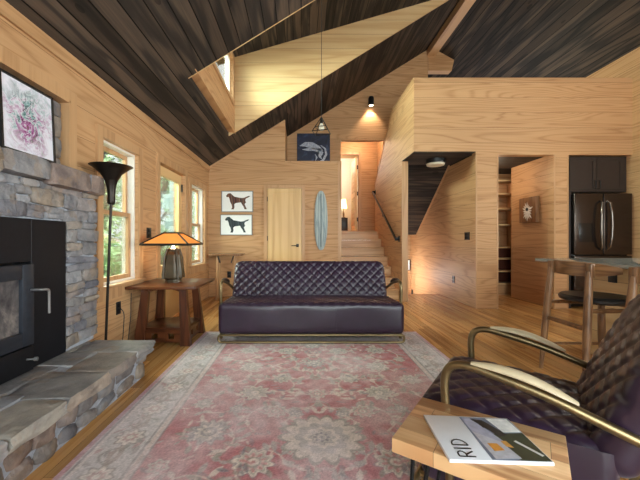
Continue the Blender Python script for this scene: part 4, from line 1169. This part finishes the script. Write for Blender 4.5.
# hearth
he = thing('hearth', 'raised fieldstone hearth topped with flagstones in front of the fireplace', 'hearth', (-1.45, 1.6, 0))
HO = (1.45, -1.6, 0)
b = B(); b.box(-1.735, -1.238, .55, 2.58, 0, .215); b.build('mortar', 'mortar', he, smooth=0, loc=HO)
b = B(); y = 2.60
while y > .58:
    w = rs.uniform(.10, .26); z = .004
    rows = [.19] if rs.random() < .2 else ([.085, .11] if rs.random() < .6 else [.12, .075])
    for h in rows:
        stone_bm(b, (-1.262 + rs.uniform(-.004, .008), y - w / 2 + rs.uniform(-.02, .02), z + h / 2), (.08, w * rs.uniform(.85, .98), h * rs.uniform(.82, .98)), rs.uniform(.5, .75), 3, .22, n, rs.uniform(-.25, .25)); n += 1
        z += h
    y -= w
x = -1.30
while x > -1.66:
    w = rs.uniform(.12, .22); w = min(w, x + 1.715); z = .002
    for h in (.11, .095): stone_bm(b, (x - w / 2, 2.57, z + h / 2), (w - .006, .07, h - .004), .4, 3, .15, n); n += 1; z += h
    x -= w
b.build('base_stones', 'stone', he, smooth=60, loc=HO)
b = B()
flags = [(-1.165, -1.64, 2.36, 2.635), (-1.17, -1.44, 2.02, 2.35), (-1.45, -1.71, 2.10, 2.345), (-1.165, -1.52, 1.66, 2.01), (-1.53, -1.71, 1.70, 2.09), (-1.17, -1.40, 1.33, 1.65), (-1.41, -1.71, 1.36, 1.69), (-1.165, -1.56, 1.0, 1.32), (-1.57, -1.71, 1.05, 1.35), (-1.17, -1.71, .62, .99), (-1.645, -1.71, 2.36, 2.60)]
for (xa, xb, ya, yb) in flags:
    h = rs.uniform(.066, .08); stone_bm(b, ((xa + xb) / 2, (ya + yb) / 2, .236), (abs(xa - xb) * 1.02, (yb - ya) * 1.02, h), .16, 6, .11, n, 0); n += 1
b.build('flagstones', 'flag', he, smooth=60, loc=HO)
b = B(); b.box(-1.735, -1.20, .6, 2.57, .216, .262); b.build('joint_mortar', 'mortar', he, smooth=0, loc=HO)

# stove insert
sv = thing('fireplace_insert', 'black steel wood-burning insert with glass door in the stone fireplace', 'stove', (-1.655, 1.6, PZ[0]))
SO = (1.655, -1.6, -PZ[0])
px_ = -1.655
b = B()
b.box(XL + .002, px_, PY[0], 1.185, PZ[0], PZ[1], .003); b.box(XL + .002, px_, 2.025, PY[1], PZ[0], PZ[1], .003); b.box(XL + .002, px_, 1.185, 2.025, .94, PZ[1], .003)
b.build('surround_panel', 'stove', sv, smooth=0, loc=SO)
b = B(); b.box(XL + .002, -1.72, 1.19, 2.02, PZ[0], .94); b.build('firebox_back', 'fridge_dark', sv, smooth=0, loc=SO)
b = B(); dz0, dz1, dy0, dy1 = .44, .925, 1.20, 2.012
b.box(-1.70, -1.625, dy0, dy0 + .085, dz0, dz1, .004); b.box(-1.70, -1.625, dy1 - .085, dy1, dz0, dz1, .004); b.box(-1.70, -1.625, dy0 + .085, dy1 - .085, dz0, dz0 + .085, .004); b.box(-1.70, -1.625, dy0 + .085, dy1 - .085, dz1 - .085, dz1, .004)
dd = b.build('door', 'stove2', sv, loc=SO)
M['sootglass'] = None
t = NT('sooty_glass'); n1, _ = t.noise(t.coord(), 5, 5, .65, .6)
t.bsdf(t.ramp(n1, [(.3, lin(44, 42, 46)), (.5, lin(92, 86, 86)), (.72, lin(150, 138, 132))]), .12, 0, None, .6); M['sootglass'] = t.m
b = B(); b.box(-1.66, -1.648, dy0 + .085, dy1 - .085, dz0 + .085, dz1 - .085); b.build('glass', 'sootglass', dd, smooth=0)
hY, hZ = 2.02, .77
b = B(); b.tube(round_path([(-1.624, 1.985, .77), (-1.56, 1.995, .77), (-1.55, 2.03, .768), (-1.55, 2.032, .62)], .02, 5), .008, 10)
b.build('door_handle', 'steel', dd)
b = B(); b.box(-1.70, -1.63, dy0, dy1, PZ[0] + .002, .43, .004); lp_ = b.build('ash_panel', 'stove', sv, loc=SO)
b = B(); b.tube([(-1.63, 1.96, .36), (-1.585, 1.97, .36)], .006, 8); b.tube([(-1.592, 1.97, .36), (-1.575, 1.974, .36)], .012, 10); b.build('knob', 'steel', lp_)

# painting on mantel
t = NT('flower_watercolour'); xyz = t.sep(t.coord())
n1, c1 = t.noise(t.coord(), 7, 5, .65, 1.2); n2, c2 = t.noise(t.coord(), 16, 4, .6, 1.5); n3, _ = t.noise(t.coord(), 30, 3)
hue = t.ramp(t.math('ADD', n2, t.math('MULTIPLY', xyz[2], -.55)), [(.30, lin(70, 104, 104)), (.42, lin(128, 166, 168)), (.48, lin(206, 206, 214)), (.56, lin(166, 112, 158)), (.64, lin(132, 52, 110)), (.75, lin(96, 120, 80))])
rad = t.math('SQRT', t.math('ADD', t.math('POWER', t.math('MULTIPLY', xyz[1], 6.2), 2), t.math('POWER', t.math('MULTIPLY', xyz[2], 5.2), 2)))
mk = t.math('SUBTRACT', t.math('ADD', t.math('MULTIPLY', n1, 2.4), .15), rad, clamp=True)
col = t.mix(mk, lin(226, 224, 236), hue)
ln = t.math('LESS_THAN', t.math('ABSOLUTE', t.math('SUBTRACT', n1, .5)), .009)
col = t.mix(t.math('MULTIPLY', ln, t.math('MULTIPLY', mk, .9)), col, lin(50, 48, 60))
t.bsdf(col, .25, 0, None, .5); M['watercolour'] = t.m
fa = thing('framed_artwork', 'black framed floral watercolour leaning on the stone mantel', 'picture', (-1.732, 2.10, 1.60))
fa.rotation_euler = (0, math.radians(-2.5), 0)
w2, h2 = .208, .462
b = B(); b.box(0, .02, -w2, -w2 + .014, 0, h2); b.box(0, .02, w2 - .014, w2, 0, h2); b.box(0, .02, -w2 + .014, w2 - .014, 0, .014); b.box(0, .02, -w2 + .014, w2 - .014, h2 - .014, h2); b.build('frame', 'blackp', fa)
b = B(); b.box(-.006, .005, -w2 + .014, w2 - .014, -h2 / 2 + .014, h2 / 2 - .014); b.build('artwork', 'watercolour', fa, smooth=0, loc=(.007, 0, h2 / 2))

# ------------------------------------------------------------------ outdoors
b = B(); b.box(-40, XL - .2, -10, 60, -.9, -.7)
struct(b.build('ground', plain('forest_floor', (120, 130, 84), .95, var=.3, scale=2), smooth=0))
t = NT('haze_pale_leaves'); n1, _ = t.noise(t.coord(), 1.3, 3)
col = t.ramp(n1, [(.3, lin(160, 190, 148)), (.5, lin(190, 214, 172)), (.7, lin(220, 234, 202))])  # leaf colours paled to paint in the bright outdoor haze
df = t.n.new('ShaderNodeBsdfDiffuse'); tl_ = t.n.new('ShaderNodeBsdfTranslucent'); mx = t.n.new('ShaderNodeMixShader'); mx.inputs[0].default_value = .45
t.link(col, df.inputs[0]); t.link(col, tl_.inputs[0]); t.link(df.outputs[0], mx.inputs[1]); t.link(tl_.outputs[0], mx.inputs[2]); t.link(mx.outputs[0], t.out.inputs['Surface']); M['leaves'] = t.m
M['bark'] = plain('grey_bark', (124, 116, 104), .9, var=.3, scale=8, bump=.6)
rt_ = random.Random(21)
def tree(x, y, h, r, label, n=1500):
    o = thing('tree', label, 'tree', (x, y, -.7), group='trees outside the windows')
    b = B(); P = [Vector((math.sin(k * 1.3 + x) * .04 * k, math.cos(k + y) * .04 * k, h * k / 8)) for k in range(9)]
    b.tube(P, [.15 - .012 * k for k in range(9)], 10)
    for k in range(3, 8):
        a = rt_.uniform(0, 6.28); b.tube([P[k], P[k] + Vector((math.cos(a) * r * .4, math.sin(a) * r * .4, .5)), P[k] + Vector((math.cos(a) * r * .8, math.sin(a) * r * .8, .8))], [.05, .035, .015], 6)
    b.build('trunk', 'bark', o)
    b = B()
    clumps = [Vector((rt_.uniform(-1, 1) * r, rt_.uniform(-1, 1) * r, rt_.uniform(.12, 1.05) * h)) for _ in range(26)]
    for _ in range(n):
        c = rt_.choice(clumps); p = c + Vector((rt_.gauss(0, .35), rt_.gauss(0, .35), rt_.gauss(0, .22)))
        d = Vector((rt_.gauss(0, 1), rt_.gauss(0, 1), rt_.gauss(0, .6))).normalized(); e = d.cross(Vector((rt_.gauss(0, 1), rt_.gauss(0, 1), 1))).normalized()
        s = rt_.uniform(.07, .16); b.quad(p, p + d * s + e * s * .4, p + d * s * 2, p + d * s - e * s * .4)
    b.build('foliage', 'leaves', o, smooth=0, recalc=False)
tree(-5.0, 8.2, 5.6, .9, 'leafy pale green tree outside, left in the nearest window')
tree(-5.2, 12.2, 6.0, 1.0, 'leafy tree outside, right in the nearest window')
tree(-5.0, 16.4, 6.5, 1.1, 'bright green tree outside seen through the door glass')
tree(-5.2, 21.0, 7.0, 1.2, 'distant leafy tree outside the farthest window', 1300)
tree(-9.4, 10.6, 7.5, 1.4, 'taller tree further out, behind the nearest window trees', 1800)
tree(-9.6, 16.0, 7.5, 1.5, 'taller tree further out, behind the tree in the door glass', 1800)
tree(-9.6, 21.6, 7.5, 1.5, 'taller tree further out, leftmost through the farthest window', 1800)
# porch post with a lantern, outside the glazed door
pp = thing('porch_post', 'grey porch post with stacked blocks outside the door glass', 'post', (-2.35, 6.13, -.7))
M['greypost'] = plain('grey_painted_wood', (132, 148, 150), .7, var=.1)
b = B(); b.box(-.06, .06, -.06, .06, 0, 3.2); b.build('post', 'greypost', pp)
for z, hw in ((2.35, .13), (1.98, .095), (1.72, .08)):
    b = B(); b.box(-.061 - hw, -.061, -hw / 2, hw / 2, z, z + hw * 2.0); b.build('block', 'greypost', pp)

# ------------------------------------------------------------------ lights
def area(name, loc, rot, sx, sy, power, col=(1, 1, 1), spread=None):
    l = bpy.data.lights.new(name, 'AREA'); l.shape = 'RECTANGLE'; l.size = sx; l.size_y = sy; l.energy = power; l.color = col
    if spread: l.spread = spread
    o = bpy.data.objects.new(name, l); COL.objects.link(o); o.location = loc; o.rotation_euler = rot; return o
def point(name, loc, power, col, r=.05):
    l = bpy.data.lights.new(name, 'POINT'); l.energy = power; l.color = col; l.shadow_soft_size = r
    o = bpy.data.objects.new(name, l); COL.objects.link(o); o.location = loc; return o
day = (.88, 1.0, .86)
def aim(o, p): o.rotation_euler = (Vector(p) - o.location).to_track_quat('-Z', 'Y').to_euler()
aim(area('sky_panel_left', (-3.9, 4.3, 3.9), (0, 0, 0), 5.5, 2.2, 1500, day), (-.6, 4.0, .8))  # added panel lamp, out of view, boosting skylight through the left windows
aim(area('sky_panel_dormer', (-3.2, 4.6, 5.4), (0, 0, 0), 3.0, 1.6, 330, (.97, 1, .97)), (-.6, 4.8, 3.3))  # added panel lamp boosting the sky's light through the dormer
area('front_fill', ((FW[0] + FW[1]) / 2, Y0 - .2, (FW[2] + FW[3]) / 2), (PI / 2, 0, 0), FW[1] - FW[0], FW[3] - FW[2], 235, (.92, .96, 1.0))  # added lamp filling the glazed opening behind the camera
area('kitchen_window_fill', (XR + .2, (RW[0] + RW[1]) / 2, (RW[2] + RW[3]) / 2), (0, PI / 2, 0), 1.25, 2.8, 170, (.97, 1.0, 1.0))  # added lamp outside the unseen right-hand window
# electric lamps
l = bpy.data.lights.new('spot_lamp', 'SPOT'); l.energy = 22; l.color = (1, .78, .55); l.spot_size = math.radians(95); l.spot_blend = .6; l.shadow_soft_size = .03
o = bpy.data.objects.new('spot_lamp', l); COL.objects.link(o); o.location = (X(371, Y2 - .08), Y2 - .10, Z(103, Y2) - .12); o.rotation_euler = (math.radians(12), 0, 0)
point('table_lamp_bulb', (-1.40, 3.62, 1.02), 5, (1, .74, .42), .03)
point('upper_hall_lamp', (1.35, 7.9, 3.4), 15, (1, .78, .56), .08)
point('bedroom_lamp', (.9, 9.4, 3.2), 30, (1, .93, .82), .1)
point('stairwell_lamp', (2.05, 7.6, .25), 22, (.90, .97, 1), .08)
point('hall_lamp', (3.35, 5.9, 2.2), 9, (1, .82, .6), .1)
point('kitchen_fill', (4.0, 3.0, 3.3), 26, (1, .92, .82), .15)  # added fill light without a fixture, brightens the island side
point('loft_lamp', (4.3, 6.2, 3.3), 16, (1, .95, .7), .1)

w = bpy.data.worlds.new('sky'); SC.world = w; w.use_nodes = True
nt = w.node_tree; nt.nodes.clear()
out = nt.nodes.new('ShaderNodeOutputWorld'); bg = nt.nodes.new('ShaderNodeBackground'); sky = nt.nodes.new('ShaderNodeTexSky')
sky.sky_type = 'HOSEK_WILKIE'; sky.turbidity = 6; sky.sun_direction = Vector((-.4, -.3, .85)).normalized()
mixn = nt.nodes.new('ShaderNodeMix'); mixn.data_type = 'RGBA'; mixn.inputs[0].default_value = .55
nt.links.new(sky.outputs[0], mixn.inputs[6]); mixn.inputs[7].default_value = (1, 1, 1, 1)
nt.links.new(mixn.outputs[2], bg.inputs[0]); bg.inputs[1].default_value = 3.0
nt.links.new(bg.outputs[0], out.inputs[0])
sn = bpy.data.lights.new('sun', 'SUN'); sn.energy = 5.5; sn.angle = .02; sn.color = (1, .97, .9)
o = bpy.data.objects.new('sun', sn); COL.objects.link(o); o.rotation_euler = Vector((-.35, .55, -.76)).to_track_quat('-Z', 'Y').to_euler()

# ------------------------------------------------------------------ camera + view
cd = bpy.data.cameras.new('camera'); cam = bpy.data.objects.new('camera', cd); COL.objects.link(cam)
cam.location = (0, 0, CH); cam.rotation_euler = (PI / 2, 0, 0)
cd.sensor_fit = 'HORIZONTAL'; cd.sensor_width = 36; cd.lens = F / 640 * 36; cd.shift_x = (320 - CX) / 640; cd.shift_y = 0
cd.clip_start = .05; SC.camera = cam
vs = SC.view_settings; vs.view_transform = 'Standard'; vs.look = 'None'; vs.gamma = 1; vs.exposure = 0.65; vs.use_curve_mapping = False
SC.cycles.use_denoising = True
SC.cycles.max_bounces = 8; SC.cycles.diffuse_bounces = 5
